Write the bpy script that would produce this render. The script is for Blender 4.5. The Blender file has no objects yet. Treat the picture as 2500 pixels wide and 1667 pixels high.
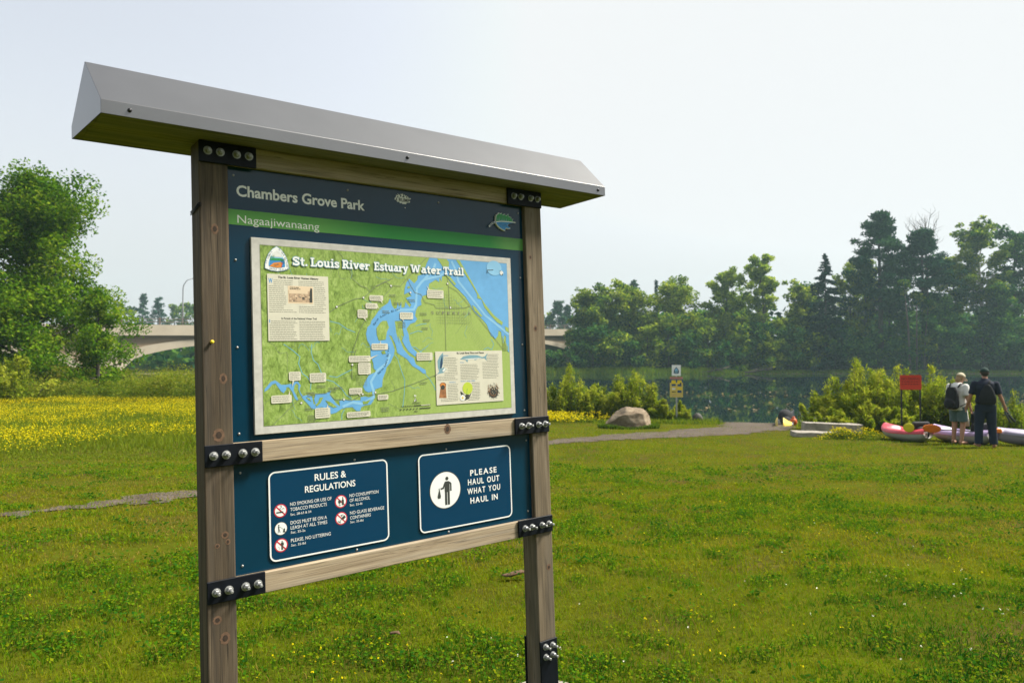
import bpy, bmesh, math, random
import numpy as np
from mathutils import Vector, Matrix
from mathutils.geometry import tessellate_polygon

# ------------------------------------------------------------------ camera, sky, sun, exposure
SC = bpy.context.scene
COL = SC.collection
R = math.radians
CAM_Z = 1.44
FPX = 1800.0                      # focal length in pixels of a 2500 px wide frame
cd = bpy.data.cameras.new('camera')
cam = bpy.data.objects.new('camera', cd); COL.objects.link(cam)
cd.sensor_width = 36.0; cd.lens = 36.0 * FPX / 2500.0
cd.clip_start = 0.05; cd.clip_end = 6000.0
cam.location = (0, 0, CAM_Z); cam.rotation_euler = (R(90 + 1.145), 0, 0)
cd.dof.use_dof = True; cd.dof.focus_distance = 2.75; cd.dof.aperture_fstop = 6.3
SC.camera = cam

SUN_AZ, SUN_EL = 80.0, 51.0       # degrees clockwise from the view direction (+Y), and above the horizon
sdir = Vector((math.sin(R(SUN_AZ)) * math.cos(R(SUN_EL)), math.cos(R(SUN_AZ)) * math.cos(R(SUN_EL)), math.sin(R(SUN_EL))))
w = bpy.data.worlds.new('World'); SC.world = w; w.use_nodes = True
wn = w.node_tree.nodes; wl = w.node_tree.links
bg = wn['Background']
sky = wn.new('ShaderNodeTexSky'); sky.sky_type = 'NISHITA'; sky.sun_disc = False
sky.sun_elevation = R(SUN_EL); sky.sun_rotation = R(SUN_AZ)
sky.air_density = 1.0; sky.dust_density = 7.0; sky.ozone_density = 1.0; sky.altitude = 100
hs = wn.new('ShaderNodeHueSaturation'); hs.inputs['Saturation'].default_value = 0.34; hs.inputs['Value'].default_value = 0.86
gm = wn.new('ShaderNodeGamma'); gm.inputs['Gamma'].default_value = 0.95   # thick summer haze evens out the sky
wl.new(sky.outputs[0], hs.inputs['Color']); wl.new(hs.outputs[0], gm.inputs['Color']); 
tcw = wn.new('ShaderNodeTexCoord'); sxw = wn.new('ShaderNodeSeparateXYZ'); wl.new(tcw.outputs['Generated'], sxw.inputs[0])
mrw = wn.new('ShaderNodeMapRange'); mrw.interpolation_type = 'SMOOTHERSTEP'; wl.new(sxw.outputs['Z'], mrw.inputs['Value'])
mrw.inputs['From Min'].default_value = -0.05; mrw.inputs['From Max'].default_value = 0.42; mrw.inputs['To Min'].default_value = 0.85; mrw.inputs['To Max'].default_value = 0.0
mxw = wn.new('ShaderNodeMix'); mxw.data_type = 'RGBA'; mxw.inputs[7].default_value = (2.45, 2.52, 2.55, 1)   # the haze whitens towards the horizon
wl.new(mrw.outputs[0], mxw.inputs[0]); wl.new(gm.outputs[0], mxw.inputs[6]); 
ml = wn.new('ShaderNodeMix'); ml.data_type = 'RGBA'; ml.blend_type = 'DARKEN'; ml.inputs[0].default_value = 1.0; ml.inputs[7].default_value = (2.50, 2.55, 2.58, 1)   # no glare: the haze evens it out
wl.new(mxw.outputs[2], ml.inputs[6]); wl.new(ml.outputs[2], bg.inputs['Color']); bg.inputs['Strength'].default_value = 0.15
ld = bpy.data.lights.new('sun', 'SUN'); ld.energy = 4.1; ld.angle = R(14); ld.color = (1.0, 0.94, 0.82)
sun = bpy.data.objects.new('sun', ld); COL.objects.link(sun)
sun.rotation_euler = sdir.to_track_quat('Z', 'Y').to_euler(); sun.location = (30, 10, 40)
SC.view_settings.view_transform = 'Standard'; SC.view_settings.look = 'None'
SC.view_settings.exposure = 1.27; SC.view_settings.gamma = 1.0
SC.render.engine = 'CYCLES'
SC.cycles.max_bounces = 8; SC.cycles.transparent_max_bounces = 8; SC.cycles.volume_bounces = 1
SC.cycles.diffuse_bounces = 3; SC.cycles.glossy_bounces = 3; SC.cycles.transmission_bounces = 3

# ------------------------------------------------------------------ helpers
def tag(o, label=None, cat=None, group=None, kind=None):
    if label: o['label'] = label
    if cat: o['category'] = cat
    if group: o['group'] = group
    if kind: o['kind'] = kind
    return o

def empty(name, loc=(0, 0, 0), rz=0.0, label=None, cat=None, group=None):
    o = bpy.data.objects.new(name, None); COL.objects.link(o)
    o.location = loc; o.rotation_euler = (0, 0, rz); o.empty_display_size = 0.2
    return tag(o, label, cat, group)

def link_mesh(name, me, mats, parent=None):
    for m in (mats if isinstance(mats, (list, tuple)) else [mats]): me.materials.append(m)
    o = bpy.data.objects.new(name, me); COL.objects.link(o)
    if parent: o.parent = parent
    return o

def np_mesh(name, V, k, mats, parent=None, tint=None, smooth=False):
    """V: (n*k,3) vertices, faces are consecutive runs of k vertices"""
    V = np.asarray(V, np.float32); n = len(V) // k
    me = bpy.data.meshes.new(name)
    me.vertices.add(len(V)); me.vertices.foreach_set('co', V.ravel())
    me.loops.add(len(V)); me.loops.foreach_set('vertex_index', np.arange(len(V), dtype=np.int32))
    me.polygons.add(n); me.polygons.foreach_set('loop_start', np.arange(0, len(V), k, dtype=np.int32))
    me.polygons.foreach_set('loop_total', np.full(n, k, np.int32))
    if smooth: me.polygons.foreach_set('use_smooth', np.ones(n, bool))
    if tint is not None:
        a = me.attributes.new('tint', 'FLOAT', 'FACE'); a.data.foreach_set('value', np.asarray(tint, np.float32))
    me.update(calc_edges=True)
    return link_mesh(name, me, mats, parent)

def grid_mesh(name, X, Y, Z, mats, parent=None, smooth=True, tint=None):
    h, wd = X.shape
    V = np.stack([X, Y, Z], -1).reshape(-1, 3).astype(np.float32)
    i = np.arange(h * wd).reshape(h, wd)
    F = np.stack([i[:-1, :-1], i[:-1, 1:], i[1:, 1:], i[1:, :-1]], -1).reshape(-1, 4).astype(np.int32)
    me = bpy.data.meshes.new(name)
    me.vertices.add(len(V)); me.vertices.foreach_set('co', V.ravel())
    me.loops.add(F.size); me.loops.foreach_set('vertex_index', F.ravel())
    me.polygons.add(len(F)); me.polygons.foreach_set('loop_start', np.arange(0, F.size, 4, dtype=np.int32))
    me.polygons.foreach_set('loop_total', np.full(len(F), 4, np.int32))
    if smooth: me.polygons.foreach_set('use_smooth', np.ones(len(F), bool))
    me.update(calc_edges=True)
    return link_mesh(name, me, mats, parent)

class MB:
    """collects solids and links them as one mesh object"""
    def __init__(s): s.V = []; s.F = []; s.M = []; s.S = []
    def add(s, V, F, m=0, smooth=False):
        o = len(s.V); s.V += [tuple(v) for v in V]
        for f in F: s.F.append([i + o for i in f]); s.M.append(m); s.S.append(smooth)
        return s
    def box(s, x0, x1, y0, y1, z0, z1, b=0.0, m=0, M=None, seg=1):
        bm = bmesh.new(); bmesh.ops.create_cube(bm, size=1.0)
        for v in bm.verts:
            v.co = Vector(((x0 + x1) / 2 + v.co.x * (x1 - x0), (y0 + y1) / 2 + v.co.y * (y1 - y0), (z0 + z1) / 2 + v.co.z * (z1 - z0)))
        if b > 0: bmesh.ops.bevel(bm, geom=bm.edges[:], offset=b, segments=seg, affect='EDGES', profile=0.5)
        return s.bm(bm, m, M)
    def bm(s, bm, m=0, M=None, smooth=False):
        bm.verts.ensure_lookup_table(); bm.verts.index_update()
        V = [(M @ v.co if M else v.co.copy()) for v in bm.verts]
        s.add(V, [[v.index for v in f.verts] for f in bm.faces], m, smooth); bm.free(); return s
    def tube(s, pts, rad, n=8, m=0, cap=True, smooth=True, flat=1.0):
        P = [Vector(p) for p in pts]; rad = rad if hasattr(rad, '__len__') else [rad] * len(P)
        V = []; F = []; ref = None
        for i, p in enumerate(P):
            t = (P[min(i + 1, len(P) - 1)] - P[max(i - 1, 0)])
            t = t.normalized() if t.length > 1e-9 else Vector((0, 0, 1))
            if ref is None: ref = Vector((1, 0, 0)) if abs(t.x) < 0.8 else Vector((0, 1, 0))
            a = (ref - t * ref.dot(t)).normalized(); ref = a; bb = t.cross(a)
            for k in range(n):
                an = 2 * math.pi * k / n
                V.append(p + a * math.cos(an) * rad[i] + bb * math.sin(an) * rad[i] * flat)
        for i in range(len(P) - 1):
            for k in range(n):
                F.append([i * n + k, i * n + (k + 1) % n, (i + 1) * n + (k + 1) % n, (i + 1) * n + k])
        if cap: F.append(list(range(n))[::-1]); F.append(list(range((len(P) - 1) * n, len(P) * n)))
        return s.add(V, F, m, smooth)
    def loft(s, rings, m=0, cap=True, smooth=True):
        n = len(rings[0]); V = [v for r in rings for v in r]; F = []
        for i in range(len(rings) - 1):
            for k in range(n):
                F.append([i * n + k, i * n + (k + 1) % n, (i + 1) * n + (k + 1) % n, (i + 1) * n + k])
        if cap: F.append(list(range(n))[::-1]); F.append(list(range((len(rings) - 1) * n, len(rings) * n)))
        return s.add(V, F, m, smooth)
    def ball(s, c, r, n=12, m=0, M=None):
        r = r if hasattr(r, '__len__') else (r, r, r)
        rings = []
        for i in range(1, n):
            a = math.pi * i / n
            rings.append([Vector((c[0] + r[0] * math.sin(a) * math.cos(t), c[1] + r[1] * math.sin(a) * math.sin(t), c[2] - r[2] * math.cos(a))) for t in [2 * math.pi * k / (n * 2) for k in range(n * 2)]])
        if M: rings = [[M @ v for v in q] for q in rings]
        return s.loft(rings, m)
    def build(s, name, mats, parent=None):
        me = bpy.data.meshes.new(name); me.from_pydata([tuple(v) for v in s.V], [], s.F)
        me.polygons.foreach_set('material_index', np.array(s.M, np.int32)); me.polygons.foreach_set('use_smooth', np.array(s.S, bool))
        me.update()
        return link_mesh(name, me, mats, parent)

def hash2(ix, iy, seed):
    h = (ix.astype(np.int64) * 374761393 + iy.astype(np.int64) * 668265263 + seed * 974634777) & 0x7fffffff
    h = ((h ^ (h >> 13)) * 1274126177) & 0x7fffffff
    return ((h ^ (h >> 16)) & 0xffff) / 65535.0
def vnoise(x, y, seed=0):
    x = np.asarray(x, float); y = np.asarray(y, float)
    ix = np.floor(x); iy = np.floor(y); fx = x - ix; fy = y - iy
    fx = fx * fx * (3 - 2 * fx); fy = fy * fy * (3 - 2 * fy)
    a = hash2(ix, iy, seed); b = hash2(ix + 1, iy, seed); c = hash2(ix, iy + 1, seed); d = hash2(ix + 1, iy + 1, seed)
    return (a * (1 - fx) + b * fx) * (1 - fy) + (c * (1 - fx) + d * fx) * fy
def fbm(x, y, seed=0, o=4):
    t = 0; amp = 0.5; s = 0
    for i in range(o):
        t = t + amp * vnoise(x * 2 ** i, y * 2 ** i, seed + i * 17); s += amp; amp *= 0.5
    return t / s
def sstep(t): t = np.clip(t, 0, 1); return t * t * (3 - 2 * t)

# ------------------------------------------------------------------ materials
def mat_new(name):
    m = bpy.data.materials.new(name); m.use_nodes = True
    nt = m.node_tree; nt.nodes.clear()
    return m, nt, nt.nodes.new('ShaderNodeOutputMaterial')
def nd(nt, t, **kw):
    n = nt.nodes.new(t)
    for k, v in kw.items():
        if k in n.inputs: n.inputs[k].default_value = v
        else: setattr(n, k, v)
    return n
def ramp(nt, fac, stops):
    r = nt.nodes.new('ShaderNodeValToRGB'); e = r.color_ramp.elements
    while len(e) < len(stops): e.new(0.5)
    for el, (p, c) in zip(e, stops): el.position = p; el.color = (c[0], c[1], c[2], 1)
    nt.links.new(fac, r.inputs[0]); return r.outputs[0]
def noise(nt, vec, scale, detail=4, rough=0.55, dist=0.0):
    n = nt.nodes.new('ShaderNodeTexNoise'); n.inputs['Scale'].default_value = scale
    n.inputs['Detail'].default_value = detail; n.inputs['Roughness'].default_value = rough; n.inputs['Distortion'].default_value = dist
    if vec is not None: nt.links.new(vec, n.inputs['Vector'])
    return n.outputs['Fac']
def coords(nt, kind='Object', scale=(1, 1, 1), rot=(0, 0, 0)):
    t = nt.nodes.new('ShaderNodeTexCoord'); m = nt.nodes.new('ShaderNodeMapping')
    m.inputs['Scale'].default_value = scale; m.inputs['Rotation'].default_value = rot
    nt.links.new(t.outputs[kind], m.inputs['Vector']); return m.outputs[0]
def mixc(nt, fac, a, b, mode='MIX'):
    n = nt.nodes.new('ShaderNodeMix'); n.data_type = 'RGBA'; n.blend_type = mode
    for sock, v in ((n.inputs[0], fac), (n.inputs[6], a), (n.inputs[7], b)):
        if isinstance(v, (int, float)): sock.default_value = v
        elif isinstance(v, tuple): sock.default_value = (v[0], v[1], v[2], 1)
        else: nt.links.new(v, sock)
    return n.outputs[2]
def bump(nt, h, strength=0.3, dist=0.01):
    b = nt.nodes.new('ShaderNodeBump'); b.inputs['Strength'].default_value = strength; b.inputs['Distance'].default_value = dist
    nt.links.new(h, b.inputs['Height']); return b.outputs[0]
def princ(nt, out, col, rough=0.6, metal=0.0, spec=0.5, normal=None, coat=0.0):
    p = nt.nodes.new('ShaderNodeBsdfPrincipled')
    if isinstance(col, tuple): p.inputs['Base Color'].default_value = (col[0], col[1], col[2], 1)
    else: nt.links.new(col, p.inputs['Base Color'])
    if isinstance(rough, (int, float)): p.inputs['Roughness'].default_value = rough
    else: nt.links.new(rough, p.inputs['Roughness'])
    p.inputs['Metallic'].default_value = metal; p.inputs['Specular IOR Level'].default_value = spec; p.inputs['Coat Weight'].default_value = coat
    if normal is not None: nt.links.new(normal, p.inputs['Normal'])
    nt.links.new(p.outputs[0], out.inputs[0]); return p
def plain(name, col, rough=0.6, metal=0.0, var=0.12, scale=8.0, spec=0.4, coat=0.0, bmp=0.0):
    """one colour with a slight mottle of wear"""
    m, nt, out = mat_new(name)
    f = noise(nt, coords(nt), scale, 5)
    c = ramp(nt, f, [(0.25, tuple(max(0, x * (1 - var)) for x in col)), (0.75, tuple(min(1, x * (1 + var)) for x in col))])
    princ(nt, out, c, rough, metal, spec, bump(nt, f, bmp, 0.004) if bmp else None, coat)
    return m
def leafmat(name, stops, transl=0.35):
    """leaf colour from the per-leaf tint, part of the light passing through the blade"""
    m, nt, out = mat_new(name)
    a = nd(nt, 'ShaderNodeAttribute', attribute_name='tint')
    c = ramp(nt, a.outputs['Fac'], stops)
    p = nt.nodes.new('ShaderNodeBsdfDiffuse'); nt.links.new(c, p.inputs['Color'])
    t = nt.nodes.new('ShaderNodeBsdfTranslucent'); tc = mixc(nt, 1.0, c, (1.0, 1.0, 0.55), 'MULTIPLY'); nt.links.new(tc, t.inputs[0])
    mx = nt.nodes.new('ShaderNodeMixShader'); mx.inputs[0].default_value = transl
    nt.links.new(p.outputs[0], mx.inputs[1]); nt.links.new(t.outputs[0], mx.inputs[2]); nt.links.new(mx.outputs[0], out.inputs[0])
    return m
def woodmat(name, axis, dark, mid, light, seed=0.0, rough=0.75):
    """weathered softwood, grain along the given axis"""
    m, nt, out = mat_new(name)
    sc = {'X': (2.2, 42, 42), 'Y': (42, 2.2, 42), 'Z': (42, 42, 2.2)}[axis]
    fs = {'X': (5, 330, 330), 'Y': (330, 5, 330), 'Z': (330, 330, 5)}[axis]
    v1 = coords(nt, 'Object', sc); a = nt.nodes.new('ShaderNodeVectorMath'); a.operation = 'ADD'; a.inputs[1].default_value = (seed, seed * 1.7, seed * 0.6)
    nt.links.new(v1, a.inputs[0])
    n1 = noise(nt, a.outputs[0], 1.0, 6, 0.62, 0.9)
    n2 = noise(nt, coords(nt, 'Object', fs), 1.0, 3, 0.6, 0.2)
    n3 = noise(nt, coords(nt, 'Object'), 3.1, 3)
    c = ramp(nt, n1, [(0.28, dark), (0.48, mid), (0.70, light)])
    c = mixc(nt, 0.55, c, ramp(nt, n2, [(0.3, (0.35, 0.33, 0.32)), (0.62, (1, 1, 1))]), 'MULTIPLY')
    c = mixc(nt, ramp(nt, n3, [(0.35, (0, 0, 0)), (0.75, (0.55, 0.55, 0.55))]), c, tuple(x * 0.75 for x in mid))
    # drying cracks and grey weathering along the grain
    cs = {'X': (1.1, 75, 75), 'Y': (75, 1.1, 75), 'Z': (75, 75, 1.1)}[axis]
    n4 = noise(nt, coords(nt, 'Object', cs, (0, 0, 0)), 1.0, 2, 0.5, 0.35)
    c = mixc(nt, ramp(nt, n4, [(0.485, (0, 0, 0)), (0.5, (0.8, 0.8, 0.8)), (0.515, (0, 0, 0))]), c, tuple(x * 0.35 for x in dark))
    n5 = noise(nt, coords(nt, 'Object', tuple(0.25 * q for q in sc)), 1.0, 5, 0.7, 0.6)
    c = mixc(nt, ramp(nt, n5, [(0.45, (0, 0, 0)), (0.7, (0.6, 0.6, 0.6))]), c, tuple((0.55 * mid[1],) * 3))
    princ(nt, out, c, rough, 0, 0.2, bump(nt, n2, 0.35, 0.0015))
    return m

M = {}
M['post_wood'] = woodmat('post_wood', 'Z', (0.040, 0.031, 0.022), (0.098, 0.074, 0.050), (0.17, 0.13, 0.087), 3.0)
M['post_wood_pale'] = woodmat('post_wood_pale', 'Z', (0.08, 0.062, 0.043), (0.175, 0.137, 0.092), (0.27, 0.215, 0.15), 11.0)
M['rail_wood'] = woodmat('rail_wood', 'X', (0.22, 0.165, 0.105), (0.40, 0.315, 0.215), (0.52, 0.43, 0.31), 7.0)
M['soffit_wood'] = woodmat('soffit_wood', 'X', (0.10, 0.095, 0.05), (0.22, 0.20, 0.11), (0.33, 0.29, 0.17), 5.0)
M['knot'] = plain('knot', (0.035, 0.022, 0.014), 0.8, var=0.5, scale=120)
M['knot_ring'] = plain('knot_ring', (0.13, 0.075, 0.045), 0.8, var=0.4, scale=90)
M['black_steel'] = plain('black_steel', (0.0025, 0.004, 0.008), 0.55, 0.0, var=0.5, scale=40, spec=0.18)
M['galv'] = plain('galvanised_steel', (0.33, 0.335, 0.335), 0.5, 0.65, var=0.3, scale=220)
M['roof_metal'] = plain('roof_metal', (0.215, 0.215, 0.22), 0.30, 0.95, var=0.05, scale=6)
M['panel'] = plain('panel_blue', (0.002, 0.030, 0.060), 0.20, 0.0, var=0.16, scale=4, spec=0.32)
M['sign_blue'] = plain('sign_blue', (0.002, 0.036, 0.088), 0.2, 0.0, var=0.06, scale=5, spec=0.4)
M['dark_screw'] = plain('dark_screw', (0.03, 0.03, 0.035), 0.5, 0.5)
M['concrete'] = plain('concrete', (0.27, 0.25, 0.22), 0.9, 0, var=0.18, scale=25, bmp=0.4)
M['white_print'] = plain('white_print', (0.66, 0.67, 0.65), 0.5, 0, var=0.07, scale=60)
M['cream_print'] = plain('cream_print', (0.58, 0.56, 0.46), 0.55, 0, var=0.05, scale=40)
M['board_edge'] = plain('board_white', (0.49, 0.48, 0.445), 0.5, 0, var=0.14, scale=45)
M['text_dark'] = plain('print_dark', (0.035, 0.04, 0.035), 0.6, var=0.1)
M['text_grey'] = plain('print_grey', (0.20, 0.20, 0.16), 0.6, var=0.1)
M['text_white'] = plain('print_white', (0.72, 0.73, 0.70), 0.5, var=0.05)
M['text_bright'] = plain('print_bright', (0.76, 0.78, 0.78), 0.45, var=0.03)
M['map_blue'] = plain('map_blue', (0.12, 0.34, 0.62), 0.5, var=0.10, scale=20)
M['map_paleblue'] = plain('map_paleblue', (0.22, 0.46, 0.68), 0.5, var=0.08, scale=20)
M['map_line'] = plain('map_line', (0.16, 0.19, 0.12), 0.6)
M['map_creek'] = plain('map_creek', (0.14, 0.36, 0.42), 0.6)
M['map_outline'] = plain('map_outline', (0.16, 0.30, 0.36), 0.6)
M['print_blue'] = plain('print_blue', (0.03, 0.22, 0.50), 0.5)
M['navy'] = plain('print_navy', (0.015, 0.05, 0.11), 0.5)
M['red_print'] = plain('print_red', (0.50, 0.015, 0.03), 0.5)
M['green_print'] = plain('print_green', (0.02, 0.26, 0.07), 0.5)
M['sepia'] = plain('print_sepia', (0.42, 0.30, 0.20), 0.6, var=0.5, scale=90)
M['sepia_light'] = plain('print_sepia_light', (0.66, 0.52, 0.36), 0.6, var=0.15)
M['brown_print'] = plain('print_brown', (0.30, 0.13, 0.05), 0.6, var=0.4, scale=80)
M['lime_print'] = plain('print_lime', (0.42, 0.52, 0.05), 0.5)
M['yellow_print'] = plain('print_yellow', (0.75, 0.55, 0.02), 0.5)
M['orange_print'] = plain('print_orange', (0.62, 0.22, 0.03), 0.5)

def make_map_mat():
    m, nt, out = mat_new('map_relief')
    v = coords(nt, 'Object', (9, 9, 5), (0, 0.5, 0))
    a = noise(nt, v, 2.6, 8, 0.68, 1.6); b = noise(nt, coords(nt, 'Object', (60, 60, 30), (0, 0.6, 0)), 1.0, 6, 0.7, 2.4)
    c = ramp(nt, a, [(0.30, (0.10, 0.17, 0.03)), (0.48, (0.26, 0.38, 0.085)), (0.72, (0.38, 0.49, 0.17))])
    # hill shading is strong on the west side of the map, the plain in the east is even
    g = nt.nodes.new('ShaderNodeSeparateXYZ'); t = nt.nodes.new('ShaderNodeTexCoord'); nt.links.new(t.outputs['Object'], g.inputs[0])
    mr = nt.nodes.new('ShaderNodeMapRange'); mr.inputs['From Min'].default_value = 0.55; mr.inputs['From Max'].default_value = 0.85; nt.links.new(g.outputs['X'], mr.inputs['Value'])
    c = mixc(nt, 0.75, c, ramp(nt, b, [(0.36, (0.40, 0.45, 0.25)), (0.60, (1.05, 1.05, 1.0))]), 'MULTIPLY')
    fac = mr.outputs[0]
    fl = ramp(nt, b, [(0.3, (0.26, 0.37, 0.085)), (0.7, (0.32, 0.42, 0.12))])
    c = mixc(nt, fac, c, fl)
    princ(nt, out, c, 0.5, 0, 0.35); return m
M['map_green'] = make_map_mat()
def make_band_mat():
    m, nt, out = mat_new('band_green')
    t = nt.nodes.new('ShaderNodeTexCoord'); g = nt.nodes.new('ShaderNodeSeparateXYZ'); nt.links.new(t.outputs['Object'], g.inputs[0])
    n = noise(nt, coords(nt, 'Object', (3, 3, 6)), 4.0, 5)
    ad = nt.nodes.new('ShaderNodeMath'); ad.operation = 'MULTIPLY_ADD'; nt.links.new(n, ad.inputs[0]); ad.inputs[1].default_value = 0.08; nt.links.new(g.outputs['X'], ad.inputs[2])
    # paler green at both ends: glare painted into the band's colour
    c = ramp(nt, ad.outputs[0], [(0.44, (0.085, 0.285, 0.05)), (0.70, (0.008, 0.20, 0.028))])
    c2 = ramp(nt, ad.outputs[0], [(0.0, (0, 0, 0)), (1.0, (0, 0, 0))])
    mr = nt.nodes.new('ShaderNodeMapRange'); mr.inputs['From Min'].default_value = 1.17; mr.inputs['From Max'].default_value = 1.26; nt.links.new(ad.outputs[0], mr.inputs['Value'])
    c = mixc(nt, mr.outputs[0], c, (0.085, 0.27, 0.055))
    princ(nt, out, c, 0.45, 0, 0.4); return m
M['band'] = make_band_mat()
# ------------------------------------------------------------------ terrain
WATER_Z = -1.33
SX = [-400, -120, -60, -20, -10, -3, 2, 6, 10, 13, 18, 30, 60, 400]
SY = [60, 52, 46, 43, 39, 33.5, 31.5, 30.2, 28.6, 25.5, 23.5, 21.5, 19, 10]
FAR_Y = 116.0
def shore(x): return np.interp(x, SX, SY) + 0.5 * (vnoise(np.asarray(x, float) * 0.6, 0 * np.asarray(x, float), 5) - 0.5)
def lawn_z(x, y):
    yy = np.clip(y, -20, 30)
    s = -0.0446 * (np.clip(yy, 3, None) - 3)
    l = -0.0446 * (np.clip(yy, 3, 15) - 3) - 0.010 * np.clip(y - 15, 0, 60)
    t = sstep((np.asarray(x, float) + 8.5) / 8.0)
    return l * (1 - t) + s * t + 0.035 * (fbm(np.asarray(x, float) * 0.55, np.asarray(y, float) * 0.55, 3, 3) - 0.5)
def gz(x, y):
    x = np.asarray(x, float); y = np.asarray(y, float)
    d = y - shore(x)
    z = lawn_z(x, y); t = sstep(d / 1.6 + 0.1)
    z = z * (1 - t) + (-2.7) * t
    f = y - FAR_Y
    z2 = WATER_Z + 0.25 + 1.2 * sstep(f / 9) + np.clip(f - 9, 0, 250) * 0.018 + 0.5 * (fbm(x * 0.05, y * 0.05, 9) - 0.5)
    t2 = sstep((f + 1.5) / 2.0)
    return z * (1 - t2) + z2 * t2
def G(x, y): return float(gz(np.array([x]), np.array([y]))[0])
def at(px, Y):
    """world X of the photograph's column px (2500 wide) at depth Y"""
    return (px - 1250.0) / FPX * Y

def ground_mat():
    m, nt, out = mat_new('ground_soil_and_turf')
    v = coords(nt, 'Object')
    n1 = noise(nt, v, 0.9, 6, 0.65); n2 = noise(nt, v, 14.0, 5, 0.7); n3 = noise(nt, v, 0.25, 3)
    c = ramp(nt, n1, [(0.30, (0.085, 0.065, 0.022)), (0.42, (0.060, 0.068, 0.008)), (0.62, (0.075, 0.092, 0.006)), (0.8, (0.040, 0.060, 0.006))])
    c = mixc(nt, 0.6, c, ramp(nt, n2, [(0.3, (0.45, 0.45, 0.4)), (0.7, (1.15, 1.15, 1.0))]), 'MULTIPLY')
    g = nt.nodes.new('ShaderNodeSeparateXYZ'); t = nt.nodes.new('ShaderNodeTexCoord'); nt.links.new(t.outputs['Object'], g.inputs[0])
    mr = nt.nodes.new('ShaderNodeMapRange'); mr.inputs['From Min'].default_value = -1.22; mr.inputs['From Max'].default_value = -1.32
    nt.links.new(g.outputs['Z'], mr.inputs['Value'])
    c = mixc(nt, mr.outputs[0], c, (0.17, 0.14, 0.09))
    # the far bank is forest floor
    fy = nt.nodes.new('ShaderNodeMapRange'); fy.inputs['From Min'].default_value = 118; fy.inputs['From Max'].default_value = 121
    nt.links.new(g.outputs['Y'], fy.inputs['Value']); c = mixc(nt, fy.outputs[0], c, (0.022, 0.036, 0.012))
    princ(nt, out, c, 1.0, 0, 0.0, bump(nt, n2, 0.6, 0.02)); return m
def axis_pts(a): return np.array(sorted(set(np.round(a, 4))))
ys = axis_pts(np.concatenate([[-400, -150, -80, -40, -20, -10, -5], np.arange(-3, 12, 0.35), np.arange(12, 48, 0.45), np.arange(48, 112, 6), np.arange(112, 134, 1.2), [140, 150, 165, 185, 210, 250, 320, 410]]))
xs = axis_pts(np.concatenate([[-400, -250, -160, -110, -80, -60, -45], np.arange(-36, 36, 0.6), [45, 60, 80, 110, 160, 250, 400]]))
XX, YY = np.meshgrid(xs, ys)
ground = tag(grid_mesh('ground', XX, YY, gz(XX, YY), ground_mat()), kind='structure')

def water_mat():
    m, nt, out = mat_new('river_water')
    v = coords(nt, 'Object', (1.0, 0.35, 1.0))
    n = noise(nt, v, 1.2, 4, 0.6, 0.4)
    p = princ(nt, out, (0.003, 0.014, 0.017), 0.02, 0, 0.5, bump(nt, n, 0.012, 0.05)); p.inputs['IOR'].default_value = 1.33
    return m
wx, wy = np.meshgrid(np.array([-900, -300, -100, 0, 100, 300, 900.0]), np.array([6, 40, 80, 118.0, 160, 260]))
river = tag(grid_mesh('river_water', wx, wy, wx * 0 + WATER_Z, water_mat()), kind='structure')

# gravel path, from the left edge of the picture behind the kiosk to the landing
PATH = [(-14, 5.2, 0.2), (-9, 6.4, 0.2), (-5.2, 7.6, 0.24), (-3.9, 9.2, 0.27), (-1.6, 13.2, 0.3), (0.9, 18.2, 0.38), (3.2, 20.2, 0.8), (5.6, 22.0, 1.2), (8.0, 24.8, 1.15), (9.6, 28.6, 1.2)]
def path_dense():
    P = np.array(PATH); t = np.arange(len(P)); tt = np.linspace(0, len(P) - 1, 240)
    Q = np.stack([np.interp(tt, t, P[:, i]) for i in range(3)], 1)
    for _ in range(14): Q[1:-1] = 0.25 * Q[:-2] + 0.5 * Q[1:-1] + 0.25 * Q[2:]
    return Q
PQ = path_dense()
def path_dist(x, y):
    """signed distance to the path's ragged edge, negative on the gravel"""
    x = np.asarray(x, float).ravel(); y = np.asarray(y, float).ravel(); best = np.full(len(x), 1e9)
    for i in range(0, len(PQ), 2):
        best = np.minimum(best, np.hypot(x - PQ[i, 0], y - PQ[i, 1]) - PQ[i, 2])
    return best + 0.9 * (fbm(x * 1.5, y * 1.5, 41, 4) - 0.48) + 0.35 * (vnoise(x * 5, y * 5, 42) - 0.5)
def gravel_mat():
    m, nt, out = mat_new('gravel')
    v = coords(nt, 'Object')
    vo = nt.nodes.new('ShaderNodeTexVoronoi'); vo.inputs['Scale'].default_value = 34; nt.links.new(v, vo.inputs['Vector'])
    n = noise(nt, v, 3.0, 5, 0.7)
    c = mixc(nt, 0.6, ramp(nt, n, [(0.3, (0.068, 0.052, 0.040)), (0.7, (0.135, 0.114, 0.092))]), ramp(nt, vo.outputs['Color'], [(0.1, (0.35, 0.34, 0.33)), (0.9, (1.3, 1.25, 1.2))]), 'MULTIPLY')
    princ(nt, out, c, 0.95, 0, 0.15, bump(nt, vo.outputs['Distance'], 0.7, 0.03)); return m
tn = np.gradient(PQ[:, :2], axis=0); tn /= np.linalg.norm(tn, axis=1)[:, None]; nrm2 = np.stack([tn[:, 1], -tn[:, 0]], 1)
ti = np.linspace(0, len(PQ) - 1, 1100); PD = np.stack([np.interp(ti, np.arange(len(PQ)), PQ[:, k]) for k in range(3)], 1); ND = np.stack([np.interp(ti, np.arange(len(PQ)), nrm2[:, k]) for k in range(2)], 1)
offs = np.linspace(-1, 1, 27)
wdt = (PD[:, 2:3] + 0.35) * offs[None, :]
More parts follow.
